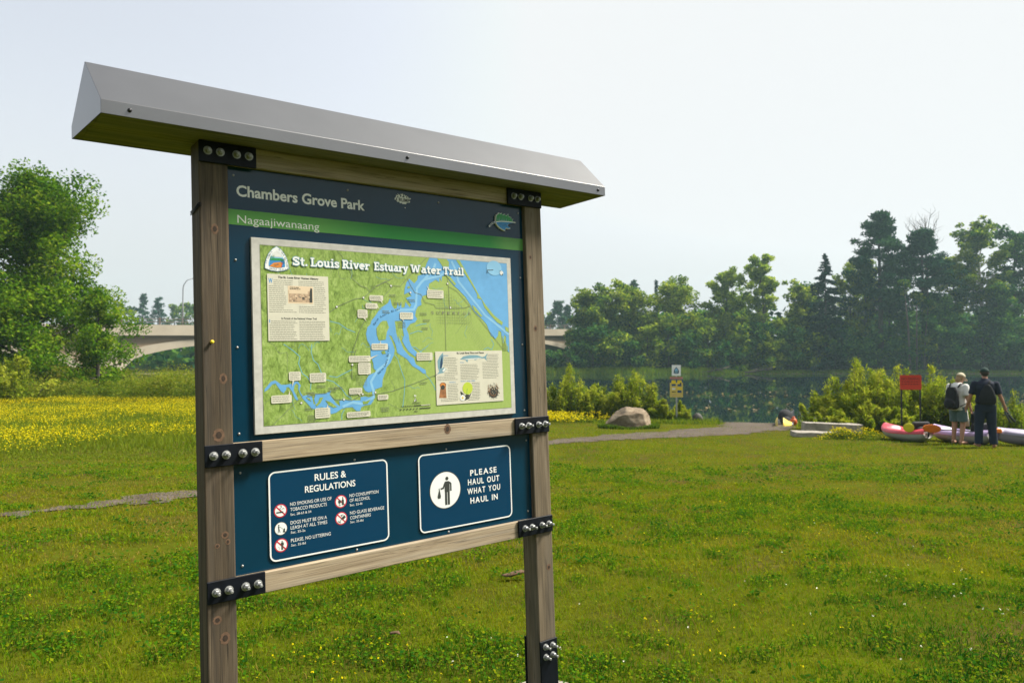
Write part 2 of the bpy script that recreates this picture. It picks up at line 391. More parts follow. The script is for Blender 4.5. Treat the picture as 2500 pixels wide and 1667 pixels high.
px_ = PD[:, 0:1] + ND[:, 0:1] * wdt; py_ = PD[:, 1:2] + ND[:, 1:2] * wdt; pz_ = gz(px_, py_) + 0.012
q_ = lambda i, j: np.stack([px_[i, j], py_[i, j], pz_[i, j]], -1)
h_, k_ = slice(None, -1), slice(1, None)
QV = np.stack([q_(h_, h_), q_(k_, h_), q_(k_, k_), q_(h_, k_)], 2).reshape(-1, 4, 3)
QV = QV[path_dist(QV[:, :, 0].mean(1), QV[:, :, 1].mean(1)) < 0.06]      # the gravel breaks up into the turf along its edges
gpath = tag(np_mesh('gravel_path', QV.reshape(-1, 3), 4, gravel_mat()), kind='structure')

# ------------------------------------------------------------------ grass
rng = np.random.default_rng(7)
LAWN = leafmat('lawn_blades', [(0.0, (0.27, 0.20, 0.05)), (0.2, (0.235, 0.235, 0.010)), (0.5, (0.150, 0.228, 0.006)), (0.75, (0.060, 0.158, 0.007)), (1.0, (0.016, 0.085, 0.010))], 0.45)
def wedge(n, y0, y1, pw=1.0):
    """random ground positions seen by the lens between two depths"""
    u = rng.random(n); y = (y0 ** (2 - pw) + u * (y1 ** (2 - pw) - y0 ** (2 - pw))) ** (1 / (2 - pw))
    x = (rng.random(n) * 2 - 1) * (0.80 * y + 1.7)
    return x, y
def blades(x, y, h, wd, lean, seg2=True):
    n = len(x); z = gz(x, y) - 0.005
    az = rng.random(n) * 2 * np.pi; fa = rng.random(n) * 2 * np.pi
    dx = np.cos(az) * lean; dy = np.sin(az) * lean; sx = np.cos(fa) * wd * 0.5; sy = np.sin(fa) * wd * 0.5
    b = np.stack([x, y, z], 1); s = np.stack([sx, sy, 0 * sx], 1)
    mid = b + np.stack([dx * h * 0.35, dy * h * 0.35, h * 0.6], 1); tip = b + np.stack([dx * h, dy * h, h * (1 - 0.35 * lean ** 2)], 1)
    if not seg2: return np.stack([b - s, b + s, tip], 1).reshape(-1, 3), n
    q1 = np.stack([b - s, b + s, mid + s * 0.8], 1); q2 = np.stack([b - s, mid + s * 0.8, mid - s * 0.8], 1); q3 = np.stack([mid - s * 0.8, mid + s * 0.8, tip], 1)
    return np.concatenate([q1, q2, q3], 1).reshape(-1, 3), n
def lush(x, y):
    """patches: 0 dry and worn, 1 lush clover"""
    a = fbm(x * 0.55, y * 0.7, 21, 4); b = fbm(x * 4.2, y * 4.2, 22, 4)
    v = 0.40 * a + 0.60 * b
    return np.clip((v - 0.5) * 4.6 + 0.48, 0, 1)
WORN = [(1.5, 9.3, 0.75, 0.30), (4.6, 9.9, 1.5, 0.42), (2.9, 10.6, 0.8, 0.30), (0.9, 11.2, 0.8, 0.3), (6.3, 10.3, 0.8, 0.25), (5.2, 8.2, 0.6, 0.2), (1.9, 7.9, 0.35, 0.16), (-3.0, 6.0, 0.6, 0.3)]
def dry(x, y):
    a = 0.55 * sstep((fbm(x * 0.42 + 7, y * 0.75, 31, 4) - 0.58) * 9) * sstep((y - 5.0) / 3)
    for cx_, cy_, rx_, ry_ in WORN: a = np.maximum(a, np.exp(-((x - cx_) / rx_) ** 2 - ((y - cy_) / ry_) ** 2) * np.clip(2.6 * fbm(x * 2.2, y * 3.5, 33, 3) - 0.45, 0, 1.2))
    return np.clip(a, 0, 1)
TV = []; TT = []
for (n, y0, y1, h0, h1, wd, two) in ((150000, 1.2, 5.2, 0.018, 0.060, 0.0042, True), (120000, 5.2, 11, 0.02, 0.065, 0.0075, True), (130000, 11, 34, 0.025, 0.075, 0.016, False)):
    x, y = wedge(n, y0, y1, 0.9)
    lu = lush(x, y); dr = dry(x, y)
    pdist = path_dist(x, y); keep = (pdist > 0.18 * rng.normal(size=n) - 0.14) | (rng.random(n) < 0.12 + 0.5 * (fbm(x * 1.1, y * 0.9, 44, 3) > 0.60))
    keep &= (y < shore(x) - 0.1) & (rng.random(n) > dr * 0.9)
    left = sstep((-1.5 - x) / 3) * sstep((y - 13.2) / 1.5)
    keep &= rng.random(n) > left * 0.95
    x, y, lu, dr = x[keep], y[keep], lu[keep], dr[keep]
    h = (h0 + (h1 - h0) * rng.random(len(x)) ** 1.5) * (0.8 + 0.45 * lu) * (1 - 0.5 * dr)
    V, _ = blades(x, y, h, wd * (0.6 + 0.8 * rng.random(len(x))), 0.25 + 0.75 * rng.random(len(x)), two)
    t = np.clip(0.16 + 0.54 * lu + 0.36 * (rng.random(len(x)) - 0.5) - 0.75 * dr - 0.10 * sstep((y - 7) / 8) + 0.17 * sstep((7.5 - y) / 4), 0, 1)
    t = np.clip(t + 0.30 * sstep((x - 0.9) / 1.6) * sstep((5.6 - y) / 1.6), 0, 1); dead = rng.random(len(x)) < 0.08; t[dead] = rng.random(dead.sum()) * 0.15  # deeper green at lower right: tree shade put into the blade tint
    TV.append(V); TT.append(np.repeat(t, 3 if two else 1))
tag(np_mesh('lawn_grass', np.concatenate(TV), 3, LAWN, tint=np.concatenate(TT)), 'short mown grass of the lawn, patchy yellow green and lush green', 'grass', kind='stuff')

def leafquads(C, size, up=0.3, aspect=0.5, axis=None, rg=None, droop=None):
    """one diamond shaped leaf at each centre"""
    rg = rg or rng; n = len(C)
    nr = rg.normal(size=(n, 3)); nr[:, 2] = np.abs(nr[:, 2]) + up; nr /= np.linalg.norm(nr, axis=1)[:, None]
    t = rg.normal(size=(n, 3)) if axis is None else axis + 0.35 * rg.normal(size=(n, 3))
    t -= nr * np.sum(t * nr, 1)[:, None]; t /= (np.linalg.norm(t, axis=1)[:, None] + 1e-9)
    b = np.cross(nr, t); s = np.asarray(size)[:, None] if np.ndim(size) else size
    t = t * s * 0.5; b = b * s * aspect * 0.5
    return np.stack([C - t, C + b - t * 0.15, C + t, C - b - t * 0.15], 1).reshape(-1, 3)

# clover and weeds between the blades
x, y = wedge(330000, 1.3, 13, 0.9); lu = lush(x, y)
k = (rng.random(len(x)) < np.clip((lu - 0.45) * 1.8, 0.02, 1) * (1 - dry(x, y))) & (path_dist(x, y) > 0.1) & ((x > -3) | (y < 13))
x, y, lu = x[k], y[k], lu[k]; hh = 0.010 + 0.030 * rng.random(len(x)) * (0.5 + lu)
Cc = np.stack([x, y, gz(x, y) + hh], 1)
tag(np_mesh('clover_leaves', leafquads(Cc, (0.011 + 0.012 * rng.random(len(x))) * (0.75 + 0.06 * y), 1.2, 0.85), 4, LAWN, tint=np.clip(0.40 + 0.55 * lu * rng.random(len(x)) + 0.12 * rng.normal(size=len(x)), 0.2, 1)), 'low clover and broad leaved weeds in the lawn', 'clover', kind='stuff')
tx, ty = wedge(420, 2.4, 13, 0.6); tr = (0.05 + 0.12 * rng.random(len(tx)) ** 2) * (0.7 + 0.08 * ty); nt_ = 46
qx = np.repeat(tx, nt_) + rng.normal(size=len(tx) * nt_) * np.repeat(tr, nt_) * 1.3; qy = np.repeat(ty, nt_) + rng.normal(size=len(tx) * nt_) * np.repeat(tr, nt_) * 0.8
k = (path_dist(qx, qy) > 0.1) & ((qx > -3) | (qy < 12.5)); qs = np.repeat(0.7 + 0.05 * ty, nt_)[k]; qx, qy = qx[k], qy[k]
tag(np_mesh('weed_tufts', leafquads(np.stack([qx, qy, gz(qx, qy) + 0.015 + 0.05 * rng.random(len(qx))], 1), (0.020 + 0.022 * rng.random(len(qx))) * qs, 0.7, 0.5), 4, LAWN, tint=np.clip(0.84 + 0.12 * rng.normal(size=len(qx)), 0.5, 1)), 'dark green weed tufts dotted through the lawn', 'weeds', kind='stuff')
PETAL_Y = leafmat('yellow_petals', [(0, (0.44, 0.36, 0.006)), (1, (0.66, 0.56, 0.010))], 0.3)
PETAL_W = leafmat('white_petals', [(0, (0.55, 0.55, 0.45)), (1, (0.78, 0.78, 0.70))], 0.2)
def dots(name, x, y, z, size, mat, label, cat, k=3):
    C = np.repeat(np.stack([x, y, z], 1), k, 0); C = C + rng.normal(size=C.shape) * size * 0.3
    return tag(np_mesh(name, leafquads(C, size, 0.8, 0.9), 4, mat, tint=rng.random(len(C))), label, cat, kind='stuff')
cl = []
for (px, Y, n, r) in ((1420, 3.3, 6, 0.25), (2390, 4.6, 12, 0.5), (2440, 4.4, 9, 0.25), (1830, 5.0, 5, 0.6), (1900, 4.0, 4, 0.5), (1160, 3.5, 4, 0.2), (2320, 3.9, 3, 0.3), (2120, 6.2, 3, 1.0), (2010, 4.9, 3, 0.8)):
    cl.append(np.stack([at(px, Y) + rng.normal(size=n) * r, Y + rng.normal(size=n) * r], 1))
cl = np.concatenate(cl); dots('clover_flowers', cl[:, 0], cl[:, 1], gz(cl[:, 0], cl[:, 1]) + 0.055, 0.009, PETAL_W, 'scattered white clover flowers in the lawn', 'flowers')
yl = []
for (px, Y, n, r) in ((1830, 8.2, 40, 0.35), (2060, 6.6, 25, 0.2), (900, 3.5, 30, 0.18), (840, 3.4, 12, 0.2), (1105, 3.3, 5, 0.15), (1720, 4.1, 12, 0.25), (1840, 3.9, 10, 0.3), (1735, 3.5, 6, 0.08), (2350, 5.2, 12, 0.3), (1560, 6.3, 20, 0.6), (1700, 8.0, 25, 0.9), (2250, 9.0, 25, 1.2), (650, 4.4, 8, 0.4), (1000, 6.0, 14, 0.6), (200, 5.5, 14, 1.2), (1420, 10, 25, 1.5), (2000, 11, 30, 2.0)):
    yl.append(np.stack([at(px, Y) + rng.normal(size=n) * r, Y + rng.normal(size=n) * r], 1))
yl = np.concatenate(yl); yy_ = yl[:, 1]
dots('small_yellow_flowers', yl[:, 0], yl[:, 1], gz(yl[:, 0], yl[:, 1]) + 0.05, 0.012, PETAL_Y, 'tiny yellow flowers sprinkled through the lawn', 'flowers', 2)

# the flowering meadow left of the kiosk, with taller weeds behind it
WEED = leafmat('meadow_weeds', [(0.0, (0.24, 0.23, 0.04)), (0.3, (0.19, 0.235, 0.018)), (0.65, (0.095, 0.16, 0.013)), (1.0, (0.035, 0.085, 0.012))], 0.48)
x = rng.uniform(-36, -1.0, 110000); y = 13.6 + (36 - 13.6) * rng.random(len(x)) ** 1.3
k = (np.abs(x) < 0.80 * y + 1) & (y < shore(x) - 0.5); x, y = x[k], y[k]
edge = sstep((y - 13.8 - 1.2 * vnoise(x * 0.5, y * 0, 8)) / 2.5)
tall = sstep((y - 32.0 - 2 * vnoise(x * 0.3, y * 0, 18)) / 3.5)
h = (0.04 + 0.14 * edge * (0.6 + 0.6 * rng.random(len(x))) + 1.25 * tall * (0.3 + 0.9 * rng.random(len(x)) * fbm(x * 0.5, y * 0.5, 14)))
V, _ = blades(x, y, h, 0.016 + 0.014 * rng.random(len(x)), 0.15 + 0.5 * rng.random(len(x)), True)
tag(np_mesh('meadow_grass', V, 3, WEED, tint=np.repeat(np.clip(0.30 + 0.5 * fbm(x * 0.7, y * 0.7, 51) * rng.random(len(x)) + 0.15 * tall, 0, 1), 3)), 'tall unmown grass of the flowering meadow', 'grass', kind='stuff')
x = rng.uniform(-36, -1.0, 230000); y = 14.0 + (34.5 - 14.0) * rng.random(len(x)) ** 1.1
dens = 0.85 * sstep((0.6 * fbm(x * 0.28, y * 0.55, 61, 4) + 0.4 * fbm(x * 1.3, y * 1.5, 62, 3) - 0.36 - 0.14 * sstep((18.5 - y) / 4) - 0.10 * sstep((x + 9) / 5) * sstep((19 - y) / 3)) * 5)
k = (np.abs(x) < 0.80 * y + 1) & (rng.random(len(x)) < dens) & (y < shore(x) - 1); x, y = x[k], y[k]
hz = 0.06 + (0.10 + 0.20 * rng.random(len(x))) * sstep((y - 13.2) / 2.5)
dots('yellow_meadow_flowers', x, y, gz(x, y) + hz, 0.030, PETAL_Y, 'bright yellow flowers massed in the meadow left of the kiosk', 'flowers', 1)
C = []; 
x = rng.uniform(-40, 2.0, 15000); y = rng.uniform(33, 42, len(x)); k = (y < shore(x) + 0.3) & (fbm(x * 0.35, y * 0.4, 71) > 0.36) & (np.abs(x) < 0.8 * y + 1); x, y = x[k], y[k]
hs = 0.30 + 2.3 * fbm(x * 0.45, y * 0.4, 72) ** 1.6; nl = 16
hx = np.repeat(x, nl) + rng.normal(size=len(x) * nl) * 0.16; hy = np.repeat(y, nl) + rng.normal(size=len(x) * nl) * 0.16
hzz = np.repeat(hs, nl) * rng.random(len(hx)) ** 0.7
tag(np_mesh('leafy_meadow_weeds', leafquads(np.stack([hx, hy, gz(hx, hy) + hzz], 1), 0.07 + 0.07 * rng.random(len(hx)), 0.5, 0.45), 4, WEED, tint=np.clip(0.75 * np.repeat(fbm(x * 0.4, y * 0.4, 73), nl) + 0.2 * rng.normal(size=len(hx)) - 0.28 * (hzz / 1.2) + 0.10, 0, 1)), 'waist high leafy weeds behind the flowering meadow', 'weeds', kind='stuff')
# ------------------------------------------------------------------ trees and shrubs
BARK = plain('bark', (0.10, 0.08, 0.06), 0.9, var=0.5, scale=6, bmp=0.6)
BARK_DARK = plain('bark_dark', (0.045, 0.037, 0.03), 0.9, var=0.5, scale=6, bmp=0.6)
BARK_PALE = plain('bark_pale', (0.36, 0.32, 0.26), 0.85, var=0.4, scale=5, bmp=0.3)
LF = {
 'near': leafmat('maple_leaves', [(0.0, (0.03, 0.095, 0.006)), (0.45, (0.085, 0.19, 0.008)), (0.8, (0.18, 0.29, 0.014)), (1.0, (0.24, 0.31, 0.03))], 0.48),
 'mid': leafmat('broadleaf_mid', [(0.0, (0.012, 0.070, 0.018)), (0.5, (0.110, 0.195, 0.022)), (1.0, (0.30, 0.36, 0.035))], 0.5),
 'yellow': leafmat('broadleaf_yellowish', [(0.0, (0.03, 0.095, 0.014)), (0.5, (0.18, 0.27, 0.02)), (1.0, (0.40, 0.45, 0.045))], 0.5),
 'pale': leafmat('broadleaf_pale', [(0.0, (0.05, 0.12, 0.02)), (0.5, (0.22, 0.32, 0.035)), (1.0, (0.42, 0.49, 0.07))], 0.5),
 'dark': leafmat('broadleaf_dark', [(0.0, (0.006, 0.045, 0.022)), (0.5, (0.035, 0.115, 0.032)), (1.0, (0.12, 0.23, 0.03))], 0.38),
 'pine': leafmat('pine_needles', [(0.0, (0.005, 0.032, 0.020)), (0.5, (0.016, 0.065, 0.030)), (1.0, (0.05, 0.12, 0.035))], 0.15),
 'spruce': leafmat('spruce_needles', [(0.0, (0.003, 0.020, 0.017)), (0.5, (0.007, 0.036, 0.024)), (1.0, (0.02, 0.066, 0.03))], 0.12),
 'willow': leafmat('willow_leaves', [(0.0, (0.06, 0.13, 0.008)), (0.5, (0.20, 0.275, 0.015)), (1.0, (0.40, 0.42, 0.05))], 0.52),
}
def crown_mesh(root, clumps, nleaf, size, mat, rg, up=0.35, aspect=0.55, flat=0.7, tvar=0.25):
    """clumps: (n,4) centres with radius and (optional) tint"""
    cl = np.array([c[:4] for c in clumps]); w_ = cl[:, 3] ** 2; w_ = w_ / w_.sum()
    idx = rg.choice(len(cl), nleaf, p=w_)
    d = rg.normal(size=(nleaf, 3)); d /= np.linalg.norm(d, axis=1)[:, None]; r = rg.random(nleaf) ** 0.45
    C = cl[idx, :3] + d * (r * cl[idx, 3])[:, None] * np.array([1, 1, flat])
    ct = rg.random(len(cl))
    t = np.clip(0.25 + 0.5 * ct[idx] + tvar * rg.normal(size=nleaf), 0, 1)
    return np_mesh('crown', leafquads(C, size * (0.6 + 0.8 * rg.random(nleaf)), up, aspect, None, rg), 4, mat, root, tint=t)
def deciduous(label, x, y, H, Rr, seed, mat='mid', nleaf=3200, leaf=0.42, low=0.22, nl=16, shape=0.55, lacy=1.0, group=None, name='broadleaf_tree', bark=None, lean=(0, 0), base=None, sub=3, cat='tree', rc=0.13):
    rg = np.random.default_rng(seed)
    z0 = (G(x, y) if base is None else base) - 0.15
    root = empty(name, (x, y, z0), 0, label, cat, group)
    tp = [Vector((lean[0] * H * t ** 1.5 + 0.02 * H * rg.normal() * t, lean[1] * H * t ** 1.5 + 0.02 * H * rg.normal() * t, H * 0.93 * t)) for t in np.linspace(0, 1, 7)]
    r0 = 0.017 * H + 0.03
    mb = MB(); mb.tube(tp, [r0 * (1.25 if i == 0 else 1) * (1 - 0.88 * i / 6) for i in range(7)], 7)
    cl = []
    def tpos(t):
        f = t * 6; i = min(int(f), 5); return tp[i].lerp(tp[i + 1], f - i)
    for i in range(nl):
        t = low + (0.92 - low) * ((i + rg.random()) / nl)
        rel = (t - low) / (1 - low)
        prof = max(0.18, math.sin(math.pi * (0.14 + 0.80 * rel)) ** shape) if not isinstance(shape, list) else float(np.interp(rel, shape[0], shape[1]))
        L = Rr * prof * rg.uniform(0.75, 1.12); az = i * 2.4 + rg.normal() * 0.5; el = R(18 + 40 * rel + rg.normal() * 10)
        p0 = tpos(t); d = Vector((math.cos(az) * math.cos(el), math.sin(az) * math.cos(el), math.sin(el)))
        pts = [p0]; 
        for s_ in (0.35, 0.7, 1.0):
            pts.append(p0 + d * L * s_ + Vector((rg.normal() * 0.05 * L, rg.normal() * 0.05 * L, 0.10 * L * s_ * s_)))
        rl = r0 * (1 - 0.85 * t) * 0.55
        mb.tube(pts, [rl, rl * 0.7, rl * 0.42, rl * 0.15], 5)
        for s_ in np.linspace(0.45, 1.02, sub):
            c = p0 + d * L * s_ + Vector(rg.normal(size=3) * 0.16 * L)
            cl.append((c.x, c.y, c.z, Rr * rc * 2.0 * rg.uniform(0.6, 1.25) * lacy))
    for s_ in (0.86, 0.95, 1.0):
        c = tpos(min(1, s_)); cl.append((c.x + rg.normal() * 0.05 * Rr, c.y, c.z + 0.01 * H, Rr * rc * 1.6 * lacy))
    mb.build('trunk', bark or BARK_DARK, root)
    crown_mesh(root, cl, nleaf, leaf, LF[mat], rg)
    return root
def spruce(label, x, y, H, Rr, seed, group=None, nleaf=3500, leaf=0.55, mat='spruce', low=0.04, name='spruce_tree', base=None):
    rg = np.random.default_rng(seed); z0 = (G(x, y) if base is None else base) - 0.15
    root = empty(name, (x, y, z0), 0, label, 'tree', group)
    mb = MB(); mb.tube([(0, 0, 0), (0.05, 0, H * 0.5), (0, 0, H)], [0.014 * H + 0.04, 0.008 * H, 0.01], 6)
    C = []; A = []
    nb = 150
    for i in range(nb):
        t = low + (1 - low) * (i / nb) ** 0.9
        L = Rr * (1 - t) ** 0.85 * rg.uniform(0.6, 1.1) + 0.12; az = rg.random() * 2 * math.pi
        n = max(5, int(nleaf / nb * (0.35 + 1.3 * (1 - t))))
        s_ = rg.random(n) ** 0.7; dr = -0.22 * L * s_ + 0.12 * L * s_ ** 2
        C.append(np.stack([np.cos(az) * L * s_, np.sin(az) * L * s_, H * t + dr], 1) + rg.normal(size=(n, 3)) * 0.10 * (0.4 + L * 0.25))
        A.append(np.tile([np.cos(az), np.sin(az), -0.25], (n, 1)))
        if L > 0.6: mb.tube([(0, 0, H * t), (math.cos(az) * L * 0.9, math.sin(az) * L * 0.9, H * t - 0.1 * L)], [0.035, 0.01], 4)
    C = np.concatenate(C); A = np.concatenate(A)
    mb.build('trunk', BARK_DARK, root)
    np_mesh('crown', leafquads(C, leaf * (0.5 + 0.7 * rg.random(len(C))), 0.6, 0.38, A, rg), 4, LF[mat], root, tint=np.clip(rg.random(len(C)) * 0.9, 0, 1))
    return root
def pine(label, x, y, H, Rr, seed, bare=0.42, nleaf=4200, leaf=0.5, group=None, mat='pine', name='pine_tree', bark=None, base=None, top=1.0):
    rg = np.random.default_rng(seed); z0 = (G(x, y) if base is None else base) - 0.15
    root = empty(name, (x, y, z0), 0, label, 'tree', group)
    mb = MB(); r0 = 0.015 * H + 0.04
    mb.tube([(0, 0, 0), (0.1, 0, H * 0.4), (-0.05, 0.1, H * 0.75), (0, 0, H)], [r0 * 1.2, r0 * 0.85, r0 * 0.5, 0.03], 7)
    cl = []
    nb = 38
    for i in range(nb):
        t = bare + (0.98 - bare) * ((i + rg.random()) / nb); rel = (t - bare) / (1 - bare)
        L = Rr * (0.55 + 0.6 * math.sin(math.pi * min(1, rel + 0.25))) * (1 - rel * 0.62) * rg.uniform(0.55, 1.15); az = i * 2.4 + rg.normal() * 0.6
        p0 = Vector((0, 0, H * t)); d = Vector((math.cos(az), math.sin(az), 0.10 + 0.35 * rel))
        mb.tube([p0, p0 + d * L * 0.5 + Vector((0, 0, -0.03 * L)), p0 + d * L + Vector((0, 0, 0.1 * L))], [0.07 * (1 - 0.6 * rel), 0.05, 0.02], 4)
        for s_ in (0.55, 0.8, 1.0):
            c = p0 + d * L * s_ + Vector(rg.normal(size=3) * 0.12 * L); cl.append((c.x, c.y, c.z + 0.1, Rr * 0.21 * rg.uniform(0.7, 1.3)))
    cl.append((0, 0, H * 0.99, Rr * 0.07)); cl.append((0.1, 0, H * 0.95, Rr * 0.12)); cl.append((-0.1, 0, H * 0.91, Rr * 0.16))
    mb.build('trunk', bark or BARK_DARK, root)
    crown_mesh(root, cl, nleaf, leaf, LF[mat], rg, 0.2, 0.3, 0.5)
    return root
def shrub(label, x, y, H, Rr, seed, nst=16, nleaf=2600, leaf=0.11, mat='willow', group=None, name='willow_shrub', aspect=0.32, cat='shrub', fill=0.30, base=None, lean=0.5):
    """stems fanning from one stool, leaves all along them"""
    rg = np.random.default_rng(seed); z0 = (G(x, y) if base is None else base) - 0.03
    root = empty(name, (x, y, z0), 0, label, cat, group)
    mb = MB(); C = []; T = []; A = []
    for i in range(nst):
        az = rg.random() * 2 * math.pi; rr = rg.random() ** 0.6; h = H * rg.uniform(0.5, 1.0) * (1 - 0.42 * rr ** 2) if i else H
        b = np.array([math.cos(az) * rr * Rr * 0.45, math.sin(az) * rr * Rr * 0.45, 0]); tip = np.array([math.cos(az) * rr * Rr * (0.45 + lean), math.sin(az) * rr * Rr * (0.45 + lean), h])
        if i == 0: tip[:2] *= 0.3; b[:2] *= 0.3
        mid = (b + tip) / 2 + np.array([rg.normal() * 0.03 * H, rg.normal() * 0.03 * H, 0.08 * H])
        mb.tube([b, mid, tip], [0.012 + 0.004 * H, 0.008 + 0.002 * H, 0.003], 5)
        n = int(nleaf / nst * (0.5 + h / H)); s_ = rg.random(n) ** 0.75
        p = (1 - s_)[:, None] ** 2 * b + 2 * (s_ * (1 - s_))[:, None] * mid + s_[:, None] ** 2 * tip
        spread = (0.05 + 0.20 * (1 - s_) * fill * 2) * H * 0.55
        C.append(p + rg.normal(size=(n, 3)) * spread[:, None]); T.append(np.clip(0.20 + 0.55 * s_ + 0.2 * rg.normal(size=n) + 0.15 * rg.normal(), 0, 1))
        A.append(np.tile((tip - b) / np.linalg.norm(tip - b), (n, 1)))
    C = np.concatenate(C); T = np.concatenate(T); A = np.concatenate(A); C[:, 2] = np.abs(C[:, 2])
    mb.build('stems', BARK, root)
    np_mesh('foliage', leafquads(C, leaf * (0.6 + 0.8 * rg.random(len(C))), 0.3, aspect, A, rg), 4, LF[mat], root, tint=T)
    return root
def hgt(py, Y): return (869.0 - py) / FPX * Y + CAM_Z        # world height of photo row py at depth Y

# big broadleaf tree at the left edge
deciduous('big bright green broadleaf tree at the left edge, behind the yellow meadow', at(66, 40), 40, 12.6, 5.2, 11, 'near', 90000, 0.19, 0.03, 46, [[0, 0.2, 0.45, 0.62, 0.66, 0.8, 0.92, 1.0], [0.95, 0.98, 0.90, 0.92, 0.55, 0.42, 0.22, 0.10]], 0.95, name='broadleaf_tree', sub=6, rc=0.115, base=-0.95)
deciduous('slim young tree at the right foot of the big meadow tree', at(238, 38), 38, 6.0, 1.3, 12, 'near', 9000, 0.15, 0.16, 20, 0.5, 1.1, sub=4, rc=0.16, base=-0.95)
shrub('low leafy bush in front of the big meadow tree', at(40, 33), 33, 2.2, 1.9, 13, 26, 7000, 0.12, 'willow', 'bushes along the back of the meadow', 'leafy_bush', 0.5)
shrub('yellow green bush under the bridge arch at the back of the meadow', at(395, 36), 36, 1.35, 1.1, 14, 20, 4200, 0.11, 'willow', 'bushes along the back of the meadow', 'leafy_bush', 0.45)
shrub('rounded bush between the slim young tree and the bridge arch', at(335, 36), 36, 1.15, 1.1, 15, 18, 3600, 0.11, 'willow', 'bushes along the back of the meadow', 'leafy_bush', 0.45)

# trees of the far bank: (label, px, top py, depth, half width px, kind, seed)
FB = 'trees on the far bank'
def far_dec(label, px, top, Y, hw, seed, mat, nleaf=3000, leaf=0.50, low=0.12, shape=0.5, lacy=1.0, nl=28, **k):
    nleaf = int(nleaf * 2.9); k.setdefault('rc', 0.125); k.setdefault('sub', 5)
    b = G(at(px, Y), Y); H = hgt(top, Y) - b
    return deciduous(label, at(px, Y), Y, H, hw / FPX * Y, seed, mat, nleaf, leaf, low, nl, shape, lacy, FB, **k)
far_dec('broad dark green tree covering the right end of the bridge', 1440, 716, 124, 62, 101, 'mid', 4200)
far_dec('small sprig topped tree just right of the bridge end, two thin tips', 1475, 688, 127, 34, 102, 'pale', 1500, 0.5, 0.3, lacy=0.8)
far_dec('round crowned mid green tree next right of the bridge end', 1540, 702, 126, 62, 103, 'yellow', 4200)
far_dec('wide yellow green tree below the hazy spruces', 1655, 694, 126, 72, 104, 'yellow', 4800)
far_dec('tree of rounded top standing left of the tall lacy tree', 1770, 648, 126, 52, 105, 'pale', 3400, lacy=0.95)
far_dec('tall lacy tree with thin pale crown, highest left of the spruce', 1862, 610, 124, 56, 106, 'pale', 2900, 0.55, 0.12, 0.6, 0.85, 22, bark=BARK)
far_dec('lower pale tree between the lacy tree and the dark spruce', 1955, 690, 126, 48, 107, 'yellow', 2600)
spruce('dark pointed spruce standing clear of its neighbours', at(2016, 120), 120, hgt(618, 120) - G(at(2016, 120), 120), 6.0, 108, FB, 11000, 0.7)
far_dec('pale yellow green tree directly right of the dark spruce', 2078, 632, 128, 46, 109, 'yellow', 2700)
pine('tallest pine with ragged pointed top, left of the dead top', at(2150, 122), 122, hgt(515, 122) - G(at(2150, 122), 122), 6.2, 110, 0.34, 12000, 0.75, FB)
pine('flat layered pine carrying the dead bare top', at(2255, 121), 121, hgt(560, 121) - G(at(2255, 121), 121), 6.0, 111, 0.42, 12000, 0.75, FB)
far_dec('pale tree in front of the tallest pine', 2118, 600, 126, 38, 112, 'yellow', 2300)
far_dec('dark tree filling the gap right of the layered pine', 2335, 610, 126, 52, 113, 'mid', 3000)
far_dec('tall open crowned tree with a leaning pale trunk', 2405, 520, 122, 66, 114, 'mid', 4200, low=0.42, lacy=0.95, bark=BARK_PALE, lean=(-0.06, 0))
far_dec('dense dark tree at the right edge of the far bank', 2478, 532, 124, 62, 115, 'dark', 4200)
far_dec('last dark tree cut by the right edge of the picture', 2570, 545, 124, 60, 116, 'dark', 3000)
far_dec('dark lower tree under the tall open crowned tree', 2440, 690, 120, 60, 117, 'dark', 3000)
far_dec('dark second row tree behind the dark spruce', 1985, 720, 132, 60, 118, 'dark', 2600)
far_dec('dark second row tree under the tallest pine', 2170, 700, 127, 66, 119, 'dark', 3000)
far_dec('dark second row tree behind the lacy tree', 1810, 720, 134, 60, 120, 'mid', 2600)
far_dec('dark tree below the layered pine', 2290, 730, 119, 58, 121, 'dark', 2800)
# dead top: a grey snag
b_ = empty('dead_tree', (at(2262, 123), 123, G(at(2262, 123), 123) - 0.1), 0, 'bare dead tree, grey forked branches above the layered pine', 'tree', FB)
mb = MB(); Hs = hgt(508, 123) - b_.location.z; rg = np.random.default_rng(5)
mb.tube([(0, 0, 0), (0.2, 0, Hs * 0.5), (0.1, 0, Hs * 0.80)], [0.35, 0.24, 0.14], 6)
for i in range(15):
    az = -0.9 + 1.8 * i / 14 + rg.normal() * 0.1; L = Hs * rg.uniform(0.12, 0.21); p = Vector((0.1, 0, Hs * rg.uniform(0.72, 0.81)))
    q = p + Vector((math.sin(az) * L * 0.5, rg.normal() * 0.4, math.cos(az) * L * 0.55)); e_ = q + Vector((math.sin(az * 0.6) * L * 0.45, rg.normal() * 0.4, L * 0.5))
    mb.tube([p, q, e_], [0.075, 0.045, 0.015], 4)
    for k in range(3): f = q.lerp(e_, 0.25 * k); mb.tube([f, f + Vector((rg.normal() * 0.5 + 0.6 * math.sin(az), 0, L * 0.2)), f + Vector((rg.normal() * 0.9 + 0.9 * math.sin(az), 0, L * 0.42))], [0.035, 0.025, 0.01], 4)
mb.build('trunk', BARK, b_)
